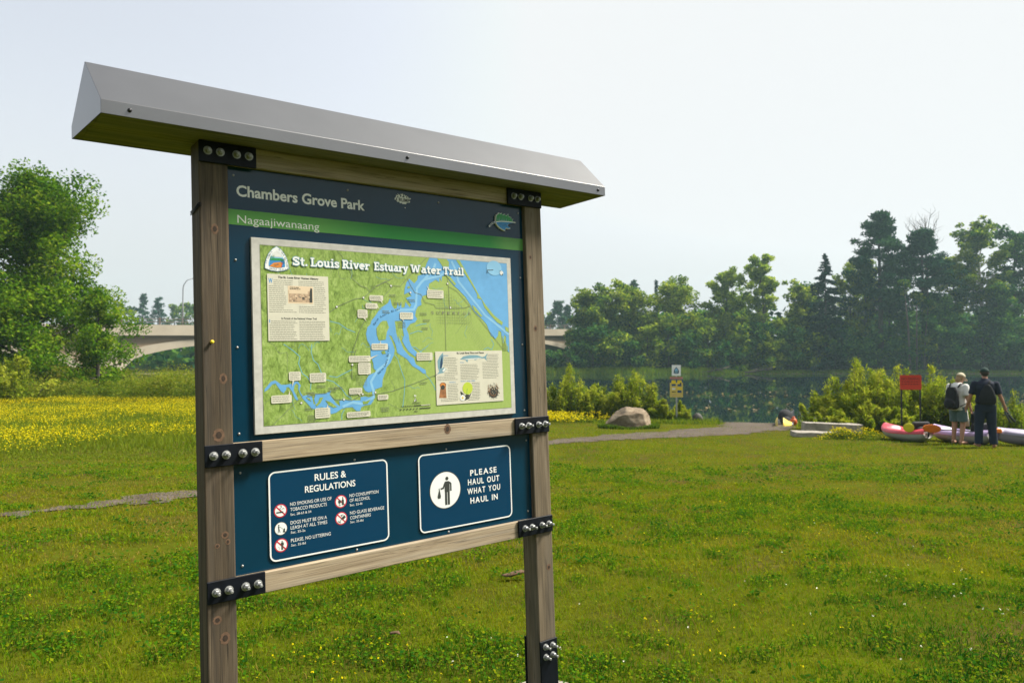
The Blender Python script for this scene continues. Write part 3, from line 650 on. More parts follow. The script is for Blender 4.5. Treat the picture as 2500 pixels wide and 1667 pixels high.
# pale slim trunks seen under the pines
for i, (px, t0, lx, lab) in enumerate(((2222, 690, -0.9, 'thickest of the three slim pale trunks under the layered pine'), (2238, 720, 0.1, 'middle slim pale trunk under the layered pine'), (2256, 740, 0.8, 'slim pale trunk leaning right under the layered pine'))):
    Y = 117.6; r_ = empty('slim_tree', (at(px, Y), Y, G(at(px, Y), Y) - 0.1), 0, lab, 'tree', 'slim trunks under the pines')
    Hs = hgt(t0, Y) - r_.location.z; mb = MB(); mb.tube([(0, 0, 0), (lx * 0.3, 0, Hs * 0.5), (lx, 0, Hs)], [0.22 - 0.05 * i, 0.16 - 0.03 * i, 0.05], 6); mb.build('trunk', BARK, r_)
    crown_mesh(r_, [(lx, 0, Hs, 1.0), (lx * 0.8, 0.3, Hs * 0.9, 0.8), (lx + 0.5, 0, Hs * 0.95, 0.8)], 260, 0.5, LF['mid'], np.random.default_rng(60 + i))
# bushes lining the far water edge
BUSH = [(1352, 872, 117.6, 30, 'dark'), (1412, 845, 117.2, 30, 'dark'), (1448, 800, 118.5, 44, 'dark'), (1500, 815, 117.6, 38, 'mid'), (1545, 845, 117.0, 34, 'dark'), (1580, 795, 118.6, 40, 'yellow'), (1632, 780, 119.5, 44, 'mid'), (1685, 830, 117.4, 40, 'dark'),
        (1728, 790, 119.0, 46, 'mid'), (1775, 850, 117.0, 34, 'dark'), (1800, 825, 117.8, 44, 'mid'), (1850, 800, 118.6, 40, 'dark'), (1885, 848, 117.0, 34, 'yellow'), (1930, 815, 118.2, 46, 'dark'), (1985, 835, 117.6, 42, 'mid'), (2040, 805, 118.4, 46, 'dark'), (2095, 840, 117.4, 42, 'dark'), (2150, 815, 118.0, 44, 'dark'), (2200, 845, 117.2, 40, 'dark'), (2262, 830, 117.4, 50, 'mid'), (2330, 815, 117.8, 50, 'dark'), (2400, 760, 118.6, 54, 'dark'), (2462, 810, 117.6, 52, 'dark'), (2520, 770, 118.4, 50, 'dark')]
BL = ['dark bush at the foot of the bridge end', 'low dark bush right of the bridge foot', 'dark bush under the broad tree by the bridge', 'mid green bush behind the yellow picture sign', 'low dark bush at the water, left of the white trail sign', 'yellowish bush left above the white trail sign', 'tall mid green bush above the white trail sign', 'low dark bush right of the white trail sign',
      'mid green bush under the round topped tree', 'low dark bush beside the driftwood branches', 'mid green bush behind the driftwood branches', 'dark bush under the tall lacy tree', 'low yellow green bush overhanging the water', 'dark bush left of the dark spruce foot', 'mid green bush under the dark spruce', 'dark bush right of the dark spruce foot', 'low dark bush above the flowering shore shrubs', 'dark bush under the tallest pine', 'low dark bush behind the red sign', 'wide mid green bush left of the men', 'dark bush right behind the man in the pale cap', 'tall dark bush under the open crowned tree', 'dark bush above the right hand man', 'tall dark bush cut by the right edge']
for i, ((px, top, Y, hw, mt), lab) in enumerate(zip(BUSH, BL)):
    Y += 1.6
    b = G(at(px, Y), Y); H = hgt(top, Y) - b
    deciduous(lab, at(px, Y), Y, max(1.6, H), hw / FPX * Y * 1.15, 200 + i, mt, 1500, 0.55, 0.04, 14, 0.5, 1.25, 'bushes along the far water edge', 'bank_bush', cat='bush', sub=3)
# hazy trees far behind
HZ_ = [(1362, 735, 205, 'pine', 40), (1385, 745, 215, 'pine', 26), (1520, 690, 190, 'pine', 30), (1548, 682, 195, 'pine', 26), (1603, 682, 185, 'spruce', 20), (1640, 686, 190, 'spruce', 18), (1662, 690, 200, 'spruce', 18),
       (348, 716, 250, 'pine', 24), (385, 726, 255, 'pine', 30), (425, 738, 250, 'dec', 34), (455, 734, 260, 'dec', 30), (320, 742, 250, 'dec', 30), (285, 735, 255, 'dec', 34), (245, 740, 250, 'dec', 34), (205, 735, 255, 'dec', 34), (480, 745, 250, 'dec', 34), (1335, 770, 210, 'dec', 30)]
HL = ['hazy pine over the right end of the bridge', 'second hazy pine over the right end of the bridge', 'hazy ragged pine behind the round crowned tree', 'hazy taller pine behind the round crowned tree', 'hazy spruce, leftmost of the three hazy spruces', 'hazy spruce, middle of the three hazy spruces', 'hazy spruce, rightmost of the three hazy spruces',
      'hazy pine rising above the left end of the bridge', 'hazy broad pine above the left bridge railing', 'hazy round tree beside the bridge lamp', 'hazy round tree behind the kiosk post and bridge lamp', 'hazy round tree right against the big meadow tree', 'hazy tree showing through the right side of the big meadow tree', 'hazy tree showing through gaps of the big meadow tree', 'hazy tree behind the middle of the big meadow tree', 'hazy tree hidden mostly by the kiosk left post', 'low hazy tree just right of the kiosk above the bridge']
for i, ((px, top, Y, kd, hw), lab) in enumerate(zip(HZ_, HL)):
    X = at(px, Y); b = G(X, Y); H = hgt(top, Y) - b; gr = 'hazy trees far behind the river'
    if kd == 'pine': pine(lab, X, Y, H, hw / FPX * Y, 300 + i, 0.3, 1800, 1.0, gr)
    elif kd == 'spruce': spruce(lab, X, Y, H, hw / FPX * Y, 300 + i, gr, 1500, 1.1)
    else: deciduous(lab, X, Y, H, hw / FPX * Y, 300 + i, 'mid', 1500, 0.95, 0.15, 14, 0.55, 1.0, gr)
# the wood behind as one dark mass low down, grass at the water edge
n = 16000; x = rng.uniform(12, 115, n); y = rng.uniform(127, 150, n); zt = gz(x, y) + rng.random(n) ** 1.0 * (6.5 + 4.5 * fbm(x * 0.08, y * 0.08, 81))
tag(np_mesh('far_woodland', leafquads(np.stack([x, y, zt], 1), 0.9 + 0.8 * rng.random(n), 0.3, 0.6), 4, LF['dark'], tint=rng.random(n)), 'dark woodland undergrowth filling in behind the far bank trees', 'woodland', kind='stuff')
n = 15000; x = rng.uniform(-190, -25, n); y = rng.uniform(118, 150, n) ; zt = gz(x, y) + rng.random(n) * (4.0 + 4.0 * fbm(x * 0.08, y * 0.08, 82))
tag(np_mesh('woodland_beyond_bridge', leafquads(np.stack([x, y, zt], 1), 0.9 + 0.9 * rng.random(n), 0.3, 0.6), 4, LF['dark'], tint=rng.random(n)), 'hazy woodland on the bank beyond the bridge', 'woodland', kind='stuff')
n = 26000; x = 2 + 93 * rng.random(n) ** 2.0;  y = 115.6 + 3.4 * rng.random(n) ** 1.1; h = (0.4 + 0.7 * rng.random(n)) * (1 - 0.75 * sstep((x - 26) / 16)) * (0.5 + fbm(x * 0.3, y * 0, 83))
V, _ = blades(x, y, h, 0.16, 0.3 + 0.4 * rng.random(n), False)
tag(np_mesh('far_bank_grass', V, 3, LAWN, tint=np.clip(0.35 + 0.4 * rng.random(n), 0, 1)), 'strip of green grass along the far water edge', 'grass', kind='stuff')
# shrubs on the near shore
LG = 'willow shrubs left of the picture sign'; RG_ = 'willow shrubs right of the landing'
for (px, Y, top, rr, sd, lab) in ((1395, 30.5, 893, 1.05, 1, 'tall willow shrub with a pointed tip, next to the kiosk post'), (1455, 30.8, 938, 0.9, 2, 'low willow shrub between the two pointed ones'), (1505, 30.4, 918, 0.9, 3, 'willow shrub with slim tip above the boulder'), (1552, 30.2, 905, 0.95, 4, 'tall bushy willow shrub above the right side of the boulder'), (1590, 29.8, 938, 0.6, 5, 'slim willow shrub right of the boulder'), (1618, 29.2, 975, 0.55, 6, 'small rounded shrub near the picture sign'), (1345, 30.2, 940, 0.8, 7, 'low willow shrub half hidden by the kiosk post'), (1662, 29.6, 978, 0.42, 8, 'small round bush behind the post of the picture sign')):
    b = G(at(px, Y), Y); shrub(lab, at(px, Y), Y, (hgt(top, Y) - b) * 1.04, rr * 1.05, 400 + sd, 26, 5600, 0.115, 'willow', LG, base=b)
for (px, Y, top, rr, sd, lab) in ((2000, 24.2, 975, 0.8, 1, 'low willow shrub at the left end of the landing thicket'), (2050, 24.0, 938, 0.9, 2, 'willow shrub on the rising left side of the thicket'), (2098, 23.8, 897, 1.0, 3, 'highest willow shrub of the thicket, with a pointed tip'), (2145, 23.6, 918, 0.9, 4, 'willow shrub with two slim tips left of the red sign'), (2185, 23.4, 912, 0.9, 5, 'willow shrub left behind the red sign'), (2240, 23.2, 935, 0.9, 6, 'willow shrub right behind the red sign'), (2290, 23.2, 910, 0.85, 7, 'tall willow shrub left of the man in the pale cap'), (2330, 22.8, 940, 0.7, 8, 'willow shrub behind the two men'), (2030, 22.8, 1000, 0.8, 9, 'low front shrub above the stone slabs'), (2110, 22.4, 985, 0.85, 10, 'low front shrub behind the pink kayak'), (2190, 22.0, 985, 0.8, 11, 'low front shrub between the legs of the red sign')):
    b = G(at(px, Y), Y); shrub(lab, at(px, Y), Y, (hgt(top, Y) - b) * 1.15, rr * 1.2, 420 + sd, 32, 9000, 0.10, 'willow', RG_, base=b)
shrub('reedy shrub at the water right of the men', at(2435, 22), 22, 1.25, 0.6, 441, 14, 1500, 0.12, 'willow', RG_, aspect=0.2)
shrub('tall reedy shrub cut by the right edge', at(2492, 21.5), 21.5, 1.3, 0.7, 442, 14, 1500, 0.12, 'willow', RG_, aspect=0.2)
# rank grass at the near water edge
n = 30000; x = rng.uniform(0, 24, n); y = shore(x) - 0.1 - 2.4 * rng.random(n) ** 1.5
gap = np.exp(-((x - 8.9) / 2.4) ** 2); k = (rng.random(n) > gap * 0.97) & (path_dist(x, y) > 0.2); x, y = x[k], y[k]
h = (0.12 + 0.45 * rng.random(len(x))) * (0.25 + 1.1 * fbm(x * 0.8, y * 0.8, 91)) * (1 - 0.5 * np.exp(-((x - 5.5) / 3) ** 2))
V, _ = blades(x, y, h, 0.028, 0.2 + 0.5 * rng.random(len(x)), True)
tag(np_mesh('shore_grass', V, 3, WEED, tint=np.repeat(np.clip(0.2 + 0.6 * rng.random(len(x)), 0, 1), 3)), 'rank green grass along the near water edge', 'grass', kind='stuff')
x = at(1310, 28.5) + rng.normal(size=1500) * 1.0; y = 28.2 + rng.normal(size=1500) * 0.7
dots('yellow_shore_flowers', x, y, gz(x, y) + 0.15 + 0.3 * rng.random(len(x)), 0.06, PETAL_Y, 'patch of yellow flowers right beside the kiosk post', 'flowers', 2)
x = rng.uniform(2.0, 5.2, 260); y = 29.2 + rng.normal(size=260) * 0.3
dots('yellow_flowers_by_boulder', x, y, gz(x, y) + 0.1 + 0.2 * rng.random(len(x)), 0.05, PETAL_Y, 'sparse yellow flowers behind the boulder', 'flowers', 1)
# water plants floating on the river
n = 1300; y = 36 + 22 * rng.random(n) ** 1.2; x = at(1330 + 1170 * rng.random(n), y); k = (fbm(x * 0.25, y * 0.6, 95) > 0.50) & (y > shore(x) + 3); x, y = x[k], y[k]
PAD = leafmat('lily_pads', [(0, (0.10, 0.10, 0.035)), (0.6, (0.13, 0.11, 0.05)), (1, (0.22, 0.18, 0.11))], 0.1)
tag(np_mesh('floating_water_plants', leafquads(np.stack([x, y, x * 0 + WATER_Z + 0.015 + 0.05 * rng.random(len(x))], 1), 0.10 + 0.12 * rng.random(len(x)), 3.0, 0.8), 4, PAD, tint=rng.random(len(x))), 'speckled leaves of water plants floating on the river', 'water plants', kind='stuff')

# woodland added out of view behind the camera: it darkens what the kiosk mirrors
n = 14000; x = rng.uniform(-75, 60, n); y = rng.uniform(-42, -24, n); zt = rng.random(n) * (9 + 6 * fbm(x * 0.09, y * 0.09, 85))
tag(np_mesh('added_woodland', leafquads(np.stack([x, y, zt], 1), 1.1 + 0.9 * rng.random(n), 0.3, 0.7), 4, LF['dark'], tint=rng.random(n)), 'dark woodland added out of view behind the lawn', 'woodland', kind='stuff')
# ------------------------------------------------------------------ arch bridge over the river
CONC = plain('bridge_concrete', (0.36, 0.31, 0.235), 0.9, var=0.16, scale=0.35, bmp=0.2)
CONC_D = plain('bridge_concrete_stained', (0.24, 0.18, 0.12), 0.9, var=0.25, scale=0.3, bmp=0.2)
RUST = plain('railing_steel', (0.12, 0.085, 0.07), 0.7, var=0.3)
LAMP_M = plain('lamp_steel', (0.36, 0.37, 0.38), 0.5, 0.5)
bd = Vector((47, 50, 0)).normalized(); bn = Vector((bd.y, -bd.x, 0))   # along the deck, and towards the viewer
B0 = Vector((-39, 90, 0))
bridge = empty('arch_bridge', (B0.x, B0.y, WATER_Z), math.atan2(bd.y, bd.x), 'pale concrete arch bridge crossing the river in the haze behind the kiosk', 'bridge')
# local: x along the deck, y away from the viewer, z above the water
def deck(s_): return 6.55 + 0.020 * s_
S0, S1 = -60, 125
ss = np.linspace(S0, S1, 60)
mb = MB(); mb.loft([[Vector((s_, -0.25, deck(s_) - 1.25)), Vector((s_, 0.25, deck(s_) - 1.25)), Vector((s_, 0.25, deck(s_))), Vector((s_, -0.25, deck(s_)))] for s_ in ss], smooth=False)
mb.build('parapet', CONC, bridge)
mb = MB(); mb.loft([[Vector((s_, 0.26, deck(s_) - 1.55)), Vector((s_, 10.4, deck(s_) - 1.55)), Vector((s_, 10.4, deck(s_) - 0.4)), Vector((s_, 0.26, deck(s_) - 0.4))] for s_ in ss], smooth=False)
mb.build('deck', CONC_D, bridge)
spans = [(-52.0, -12.0), (-8.0, 32.0), (36.0, 76.0), (80.0, 120.0)]
for a, b in spans:
    sp = MB(); ar = MB()
    c = (a + b) / 2; h = (b - a) / 2; xs_ = np.linspace(a, b, 33)
    spring = 1.2 + 0.016 * (c - 12); crown = deck(c) - 2.15
    intr = [spring + (crown - spring) * math.sqrt(max(0, 1 - (abs(x_ - c) / h) ** 2.1)) if abs(x_ - c) < h else spring for x_ in xs_]
    ring = [0.55 + 0.65 * (abs(x_ - c) / h) ** 2 for x_ in xs_]
    for i in range(32):
        x0, x1 = xs_[i], xs_[i + 1]
        q = lambda x_, k, yy, up: Vector((x_, yy, intr[k] + (ring[k] if up else 0)))
        ar.add([q(x0, i, 0.1, 0), q(x1, i + 1, 0.1, 0), q(x1, i + 1, 0.1, 1), q(x0, i, 0.1, 1), q(x0, i, 9.9, 0), q(x1, i + 1, 9.9, 0), q(x1, i + 1, 9.9, 1), q(x0, i, 9.9, 1)], [[0, 1, 2, 3], [4, 7, 6, 5], [0, 4, 5, 1], [3, 2, 6, 7]])
        t0, t1 = deck(x0) - 1.56, deck(x1) - 1.56
        sp.add([Vector((x0, 0.35, intr[i] + ring[i] - 0.05)), Vector((x1, 0.35, intr[i + 1] + ring[i + 1] - 0.05)), Vector((x1, 0.35, max(t1, intr[i + 1] + ring[i + 1]))), Vector((x0, 0.35, max(t0, intr[i] + ring[i]))),
                Vector((x0, 9.6, intr[i] + ring[i] - 0.05)), Vector((x1, 9.6, intr[i + 1] + ring[i + 1] - 0.05)), Vector((x1, 9.6, max(t1, intr[i + 1] + ring[i + 1]))), Vector((x0, 9.6, max(t0, intr[i] + ring[i])))], [[0, 1, 2, 3], [7, 6, 5, 4], [0, 4, 5, 1]])
    sp.build('spandrel', CONC_D, bridge); ar.build('arch_ring', CONC, bridge)
for pc in (-10.0, 34.0, 78.0, -54.0):
    mb = MB(); mb.box(pc - 2.0, pc + 2.0, -0.2, 10.2, -3.0, 2.2 + 0.016 * pc, 0.1); mb.box(pc - 1.7, pc + 1.7, 0.2, 9.8, 2.2 + 0.016 * pc, deck(pc) - 1.56)
    mb.build('pier', CONC, bridge)
mb = MB()
for z_ in (0.35, 0.7): mb.tube([(s_, 0, deck(s_) + z_) for s_ in np.linspace(S0, S1, 20)], 0.035, 5)
mb.build('railing', RUST, bridge)
for s_ in np.arange(S0 + 1.5, S1, 4.2):
    mb = MB(); mb.box(s_ - 0.07, s_ + 0.07, -0.07, 0.07, deck(s_), deck(s_) + 0.85); mb.build('railing_post', RUST, bridge)
# lamp on the deck: tall pole with a bent arm
sl = -1.0; lp = B0 + bd * sl - bn * 0.5
lamp = empty('street_lamp', (lp.x, lp.y, WATER_Z + deck(sl)), 0, 'tall grey street lamp with curved arm on the bridge beside the kiosk post', 'street lamp')
mb = MB(); mb.tube([(0, 0, -0.1), (0, 0, 2.6), (0, 0, 4.4), (0.10, 0, 4.95), (0.45, 0, 5.45), (1.1, 0, 5.7)], [0.11, 0.09, 0.07, 0.06, 0.05, 0.045], 8); mb.build('pole', LAMP_M, lamp)
mb = MB(); mb.ball((1.45, 0, 5.68), (0.42, 0.16, 0.09), 6); mb.build('lamp_head', LAMP_M, lamp)

# ------------------------------------------------------------------ the information kiosk
D_ = Vector((0.78696, 0.61652, 0.01716)).normalized(); N_ = Vector((0.61582, -0.78700, 0.03313)); N_ = (N_ - D_ * N_.dot(D_)).normalized(); U_ = N_.cross(D_)
if U_.z < 0: U_ = -U_
VB = 1.40
org = Vector((-0.95560, 2.27581, -0.02109 + CAM_Z)) - U_ * VB
kiosk = empty('information_kiosk', (0, 0, 0), 0, 'large wooden information board with grey metal roof, park map and rule signs', 'information board')
kiosk.matrix_world = Matrix(((D_.x, -N_.x, U_.x, org.x), (D_.y, -N_.y, U_.y, org.y), (D_.z, -N_.z, U_.z, org.z), (0, 0, 0, 1)))
def P3(u, w_, v): return Vector((u, -w_, v + VB))
def kbox(mb, u0, u1, w0, w1, v0, v1, b=0.0, m=0, seg=1): return mb.box(u0, u1, -w1, -w0, v0 + VB, v1 + VB, b, m, None, seg)

class Sheet:
    """flat print: polygons in millimetres from a top left origin, stacked in thin layers"""
    def __init__(s, u0, w0, v0): s.u0, s.w0, s.v0 = u0, w0, v0; s.mb = MB(); s.mats = []; s.k = 0
    def mi(s, m):
        if m not in s.mats: s.mats.append(m)
        return s.mats.index(m)
    def put(s, V, F, m, layer):
        s.k += 1; dz = layer * 0.00022 + (s.k % 40) * 0.000004
        s.mb.add([P3(s.u0 + x_ / 1000, s.w0 + dz, s.v0 + y_ / 1000) for x_, y_ in V], F, s.mi(m))
    def poly(s, pts, m, layer=1):
        t = tessellate_polygon([[Vector((p[0], p[1], 0)) for p in pts]]); F = []
        for f in t:
            a, b, c = (pts[i] for i in f)
            F.append(list(f) if (b[0] - a[0]) * (c[1] - a[1]) - (b[1] - a[1]) * (c[0] - a[0]) > 0 else list(f)[::-1])
        s.put(pts, F, m, layer)
    def rect(s, x0, y0, x1, y1, m, layer=1, r=0):
        x0, x1 = min(x0, x1), max(x0, x1); y0, y1 = min(y0, y1), max(y0, y1)
        if r <= 0: s.put([(x0, y0), (x1, y0), (x1, y1), (x0, y1)], [[0, 1, 2, 3]], m, layer)
        else: s.put(rrect(x0, y0, x1, y1, r), [list(range(len(rrect(x0, y0, x1, y1, r))))], m, layer)
    def disc(s, cx, cy, r, m, layer=1, n=40, ry=None):
        ry = ry or r; s.put([(cx + r * math.cos(2 * math.pi * i / n), cy + ry * math.sin(2 * math.pi * i / n)) for i in range(n)], [list(range(n))], m, layer)
    def line(s, pts, wd, m, layer=1, closed=False):
        P = [Vector((p[0], p[1])) for p in pts]
        if closed: P = P + [P[0]]
        n = len(P); L = []; Rr = []
        for i in range(n):
            if closed: a = (P[i] - P[i - 1 if i else n - 2]); b = (P[i + 1 if i < n - 1 else 1] - P[i])
            else: a = P[i] - P[i - 1] if i else P[1] - P[0]; b = P[i + 1] - P[i] if i < n - 1 else a
            a = a.normalized() if a.length else b.normalized(); b = b.normalized() if b.length else a
            t = (a + b); t = t.normalized() if t.length > 1e-6 else a
            q = Vector((-t.y, t.x)); k = min(1.8, 1 / max(0.3, t.dot(a))); L.append(P[i] + q * wd / 2 * k); Rr.append(P[i] - q * wd / 2 * k)
        V = [tuple(v) for v in L + Rr]; F = [[n + i, n + i + 1, i + 1, i] for i in range(n - 1)]
        s.put(V, F, m, layer)
    def text(s, body, x0, base, x1, cap, m, layer=2, bold=0.0, center=False):
        V, F, (bx0, bx1) = glyphs(body, bold)
        k = cap / CAPH
        kx = k if x1 is None else (x1 - x0) / (bx1 - bx0)
        if center: x0 = x0 - kx * (bx1 - bx0) / 2
        s.put([(x0 + (a - bx0) * kx, base + b * k) for a, b in V], F, m, layer)
    def build(s, name, parent): return s.mb.build(name, s.mats, parent)
def rrect(x0, y0, x1, y1, r, n=8):
    o = []
    for cx, cy, a0 in ((x1 - r, y0 + r, -90), (x1 - r, y1 - r, 0), (x0 + r, y1 - r, 90), (x0 + r, y0 + r, 180)):
        for i in range(n + 1): a = R(a0 + 90 * i / n); o.append((cx + r * math.cos(a), cy + r * math.sin(a)))
    return o
_gc = {}
def glyphs(body, bold=0.0):
    if (body, bold) in _gc: return _gc[(body, bold)]
    c = bpy.data.curves.new('lettering', 'FONT'); c.body = body; c.size = 1.0; c.resolution_u = 3; c.offset = bold; c.fill_mode = 'FRONT'
    o = bpy.data.objects.new('lettering', c); me = bpy.data.meshes.new_from_object(o)
    V = [(v.co.x, v.co.y) for v in me.vertices]; F = []
    for p in me.polygons:
        f = list(p.vertices); a = sum(V[f[i - 1]][0] * V[f[i]][1] - V[f[i]][0] * V[f[i - 1]][1] for i in range(len(f)))
        F.append(f if a > 0 else f[::-1])
    bpy.data.objects.remove(o); bpy.data.curves.remove(c); bpy.data.meshes.remove(me)
    xs_ = [v[0] for v in V]; _gc[(body, bold)] = (V, F, (min(xs_), max(xs_))); return _gc[(body, bold)]
CAPH = max(v[1] for v in glyphs('H')[0])

# posts, with knots in their faces
def knot(mb, u, v, ru, rv, w_=0.0):
    for k, (mat_i, f) in enumerate(((2, 1.9), (1, 1.0))):
        n = 18; mb.add([P3(u + ru * f * math.cos(2 * math.pi * i / n) * (1 + 0.15 * math.sin(3 * i)), w_ + 0.0004 + 0.0004 * k, v + rv * f * math.sin(2 * math.pi * i / n)) for i in range(n)], [list(range(n))], mat_i)
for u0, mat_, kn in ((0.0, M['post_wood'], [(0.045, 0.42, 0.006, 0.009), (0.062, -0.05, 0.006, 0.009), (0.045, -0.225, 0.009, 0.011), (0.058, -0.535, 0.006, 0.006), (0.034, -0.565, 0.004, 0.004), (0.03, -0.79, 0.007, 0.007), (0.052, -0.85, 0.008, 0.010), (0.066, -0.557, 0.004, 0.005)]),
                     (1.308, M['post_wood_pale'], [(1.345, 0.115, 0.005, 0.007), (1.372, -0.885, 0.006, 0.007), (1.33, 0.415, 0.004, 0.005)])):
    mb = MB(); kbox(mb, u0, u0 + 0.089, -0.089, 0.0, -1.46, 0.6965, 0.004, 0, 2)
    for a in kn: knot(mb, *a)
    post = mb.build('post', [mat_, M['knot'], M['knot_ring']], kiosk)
    # drying cracks are part of the post's surface
    if u0 == 0.0:
        left_post = post
        mb = MB(); 
        for z_ in np.linspace(0.475, 0.485, 3):
            mb.tube([P3(-0.003, -0.088, z_), P3(-0.003, -0.04, z_ + 0.004), P3(-0.003, 0.0, z_ + 0.012), P3(0.006, 0.003, z_ + 0.014)], 0.0016, 5)
        mb.build('wire_wrap', M['black_steel'], post)
        mb = MB(); mb.tube([P3(0.028, 0.0, 0.065), P3(0.028, 0.006, 0.065), P3(0.028, 0.007, 0.065), P3(0.028, 0.012, 0.065)], [0.0045, 0.0045, 0.006, 0.0055], 10); mb.build('push_pin', M['yellow_print'], post)
rails = []
for v0, v1, kk in ((0.6326, 0.6965, None), (-0.3213, -0.2546, (0.89, -0.272, 0.008, 0.010)), (-0.739, -0.674, None)):
    mb = MB(); kbox(mb, 0.0895, 1.3075, -0.039, -0.001, v0, v1, 0.002)
    if kk: knot(mb, *kk, w_=-0.001)
    rails.append(mb.build('rail', [M['rail_wood'], M['knot'], M['knot_ring']], kiosk))
# steel joint plates with their bolts
def bolt(mb, u, v, w0, L=0.032):
    prof = [(0.0, 0.0125), (0.0022, 0.0135), (0.0026, 0.0100), (0.0028, 0.0098), (0.005, 0.0096)]
    mb.tube([P3(u, w0 + a, v) for a, r in prof], [r for a, r in prof], 22, smooth=False)
    mb.tube([P3(u, w0 + 0.005, v), P3(u, w0 + 0.0145, v), P3(u, w0 + 0.0158, v)], [0.0092, 0.0092, 0.0075], 6, smooth=False)
    mb.tube([P3(u, w0 + 0.0155, v), P3(u, w0 + L - 0.001, v), P3(u, w0 + L, v)], [0.0048, 0.0048, 0.0038], 10, smooth=False)
def plate(u0, u1, v0, v1, bolts, L=0.032, extra=None):
    mb = MB(); kbox(mb, u0, u1, 0.0006, 0.0086, v0, v1, 0.0015)
    if extra: extra(mb)
    p = mb.build('joint_plate', M['black_steel'], kiosk)
    for u, v in bolts:
        b_ = MB(); bolt(b_, u, v, 0.0086, L); b_.build('bolt', M['galv'], p)
LU = (0.0255, 0.0635, 0.1145, 0.1535); RU = (1.244, 1.281, 1.3345, 1.372)
for v0, v1, bv, L in ((0.628, 0.6955, 0.664, 0.020), (-0.3215, -0.2545, -0.287, 0.032), (-0.737, -0.669, -0.703, 0.034)):
    plate(-0.0005, 0.178, v0, v1, [(u, bv) for u in LU], L); plate(1.213, 1.3955, v0, v1, [(u, bv) for u in RU], L)
for ub in (0.0, 1.308):
    def back(mb, ub=ub): kbox(mb, ub - 0.004, ub + 0.093, -0.0976, -0.0896, -1.44, -1.178, 0.0015)
    plate(ub - 0.004, ub + 0.0885, -1.44, -1.178, [(ub + 0.0225, -1.202), (ub + 0.0605, -1.2025), (ub + 0.0225, -1.243), (ub + 0.0605, -1.242)], 0.034, back)
    mb = MB(); c = P3(ub + 0.0445, -0.0445, -1.40); n = 32
    mb.loft([[Vector((c.x + 0.175 * f * math.cos(2 * math.pi * i / n), c.y + 0.175 * f * math.sin(2 * math.pi * i / n), z_)) for i in range(n)] for f, z_ in ((1, -0.3), (1, -0.035), (0.97, -0.027), (0.3, -0.022))], smooth=False)
    mb.build('footing', M['concrete'], kiosk)
# panels
mb = MB(); kbox(mb, 0.0895, 1.3075, -0.026, -0.020, -0.2543, 0.6323, 0.0008); header = mb.build('header_panel', M['panel'], kiosk)
mb = MB(); kbox(mb, 0.0895, 1.3075, -0.026, -0.020, -0.6737, -0.3216, 0.0008); lower = mb.build('lower_panel', M['panel'], kiosk)
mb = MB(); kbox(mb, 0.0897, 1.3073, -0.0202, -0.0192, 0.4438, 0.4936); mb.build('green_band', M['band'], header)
def screws(parent, pts, w_=-0.020, r=0.0042):
    for u, v in pts:
        mb = MB(); mb.tube([P3(u, w_, v), P3(u, w_ + 0.0015, v), P3(u, w_ + 0.003, v)], [r, r * 0.9, r * 0.45], 10); mb.build('screw', M['galv'], parent)
screws(header, [(0.112, 0.604), (0.511, 0.604), (0.8925, 0.603), (1.2875, 0.6015), (0.1137, 0.3296), (0.1135, 0.0477), (0.1133, -0.2276), (1.2879, 0.329), (1.286, 0.0486), (1.2858, -0.2256)])
screws(lower, [(0.1142, -0.352), (0.1155, -0.645), (0.5108, -0.351), (0.8932, -0.3504), (1.2888, -0.3507), (1.2859, -0.6423), (0.5108, -0.664), (0.8932, -0.664)])
sh = Sheet(0, -0.0199, 0)
sh.text('Chambers Grove Park', 120.6, 538.5, 577, 34.0, M['text_white'], 1, 0.026)
sh.build('lettering', header); sh = Sheet(0, -0.0190, 0)
sh.text('Nagaajiwanaang', 122, 450.2, 400.5, 26.0, M['text_white'], 1, -0.004)
sh.build('lettering', header)
# torn sticker
sh = Sheet(0, -0.0199, 0); rg = np.random.default_rng(4)
cx, cy = 734, 598; pts = []
for i in range(44):
    a = 2 * math.pi * i / 44; k = 1 + 0.10 * rg.normal(); pts.append((cx + 33 * k * math.cos(a), cy + 17.5 * k * math.sin(a)))
sh.poly(pts, M['white_print'], 1)
sh.text('RUMP', 718, 588, 765, 12.5, M['text_dark'], 2, 0.03)
for a in ((706, 590, 710, 600), (724, 606, 728, 614), (733, 605, 742, 608), (737, 610, 741, 616), (750, 604, 754, 611)): sh.rect(*a, M['text_dark'], 2)
for i in range(9): sh.disc(cx + rg.normal() * 26, cy + 9 + rg.normal() * 6, 1.2 + 2 * rg.random(), M['panel'], 3, 7)
sh.disc(744, 566, 2.0, M['white_print'], 1, 7)
sh.build('torn_sticker', header)
# leaf emblem: green upper half with trees, blue lower half, white edge
EP = [(1163, 551), (1165, 574), (1170, 582), (1176, 584), (1180, 590), (1187, 585), (1195, 590), (1199, 582), (1210, 588), (1216, 580), (1229, 589), (1230, 579), (1243, 577), (1240, 570), (1252, 571), (1246, 563), (1266, 558)]
EL = [(1266, 558), (1240, 560), (1226, 548), (1222, 540), (1236, 533), (1226, 530), (1212, 531), (1209, 521), (1196, 524), (1182, 530), (1170, 540), (1163, 551)]
mb = MB(); ct = [P3(u / 1000, -0.0195, v / 1000) for u, v in EP + EL[1:-1]]
lm = Sheet(0, -0.0105, 0)
outl = EP + EL[1:-1]
cxm = sum(p[0] for p in outl) / len(outl); cym = sum(p[1] for p in outl) / len(outl)
big = [(cxm + (a - cxm) * 1.05, cym + (b - cym) * 1.07) for a, b in outl]
t = tessellate_polygon([[Vector((p[0], p[1], 0)) for p in big]])
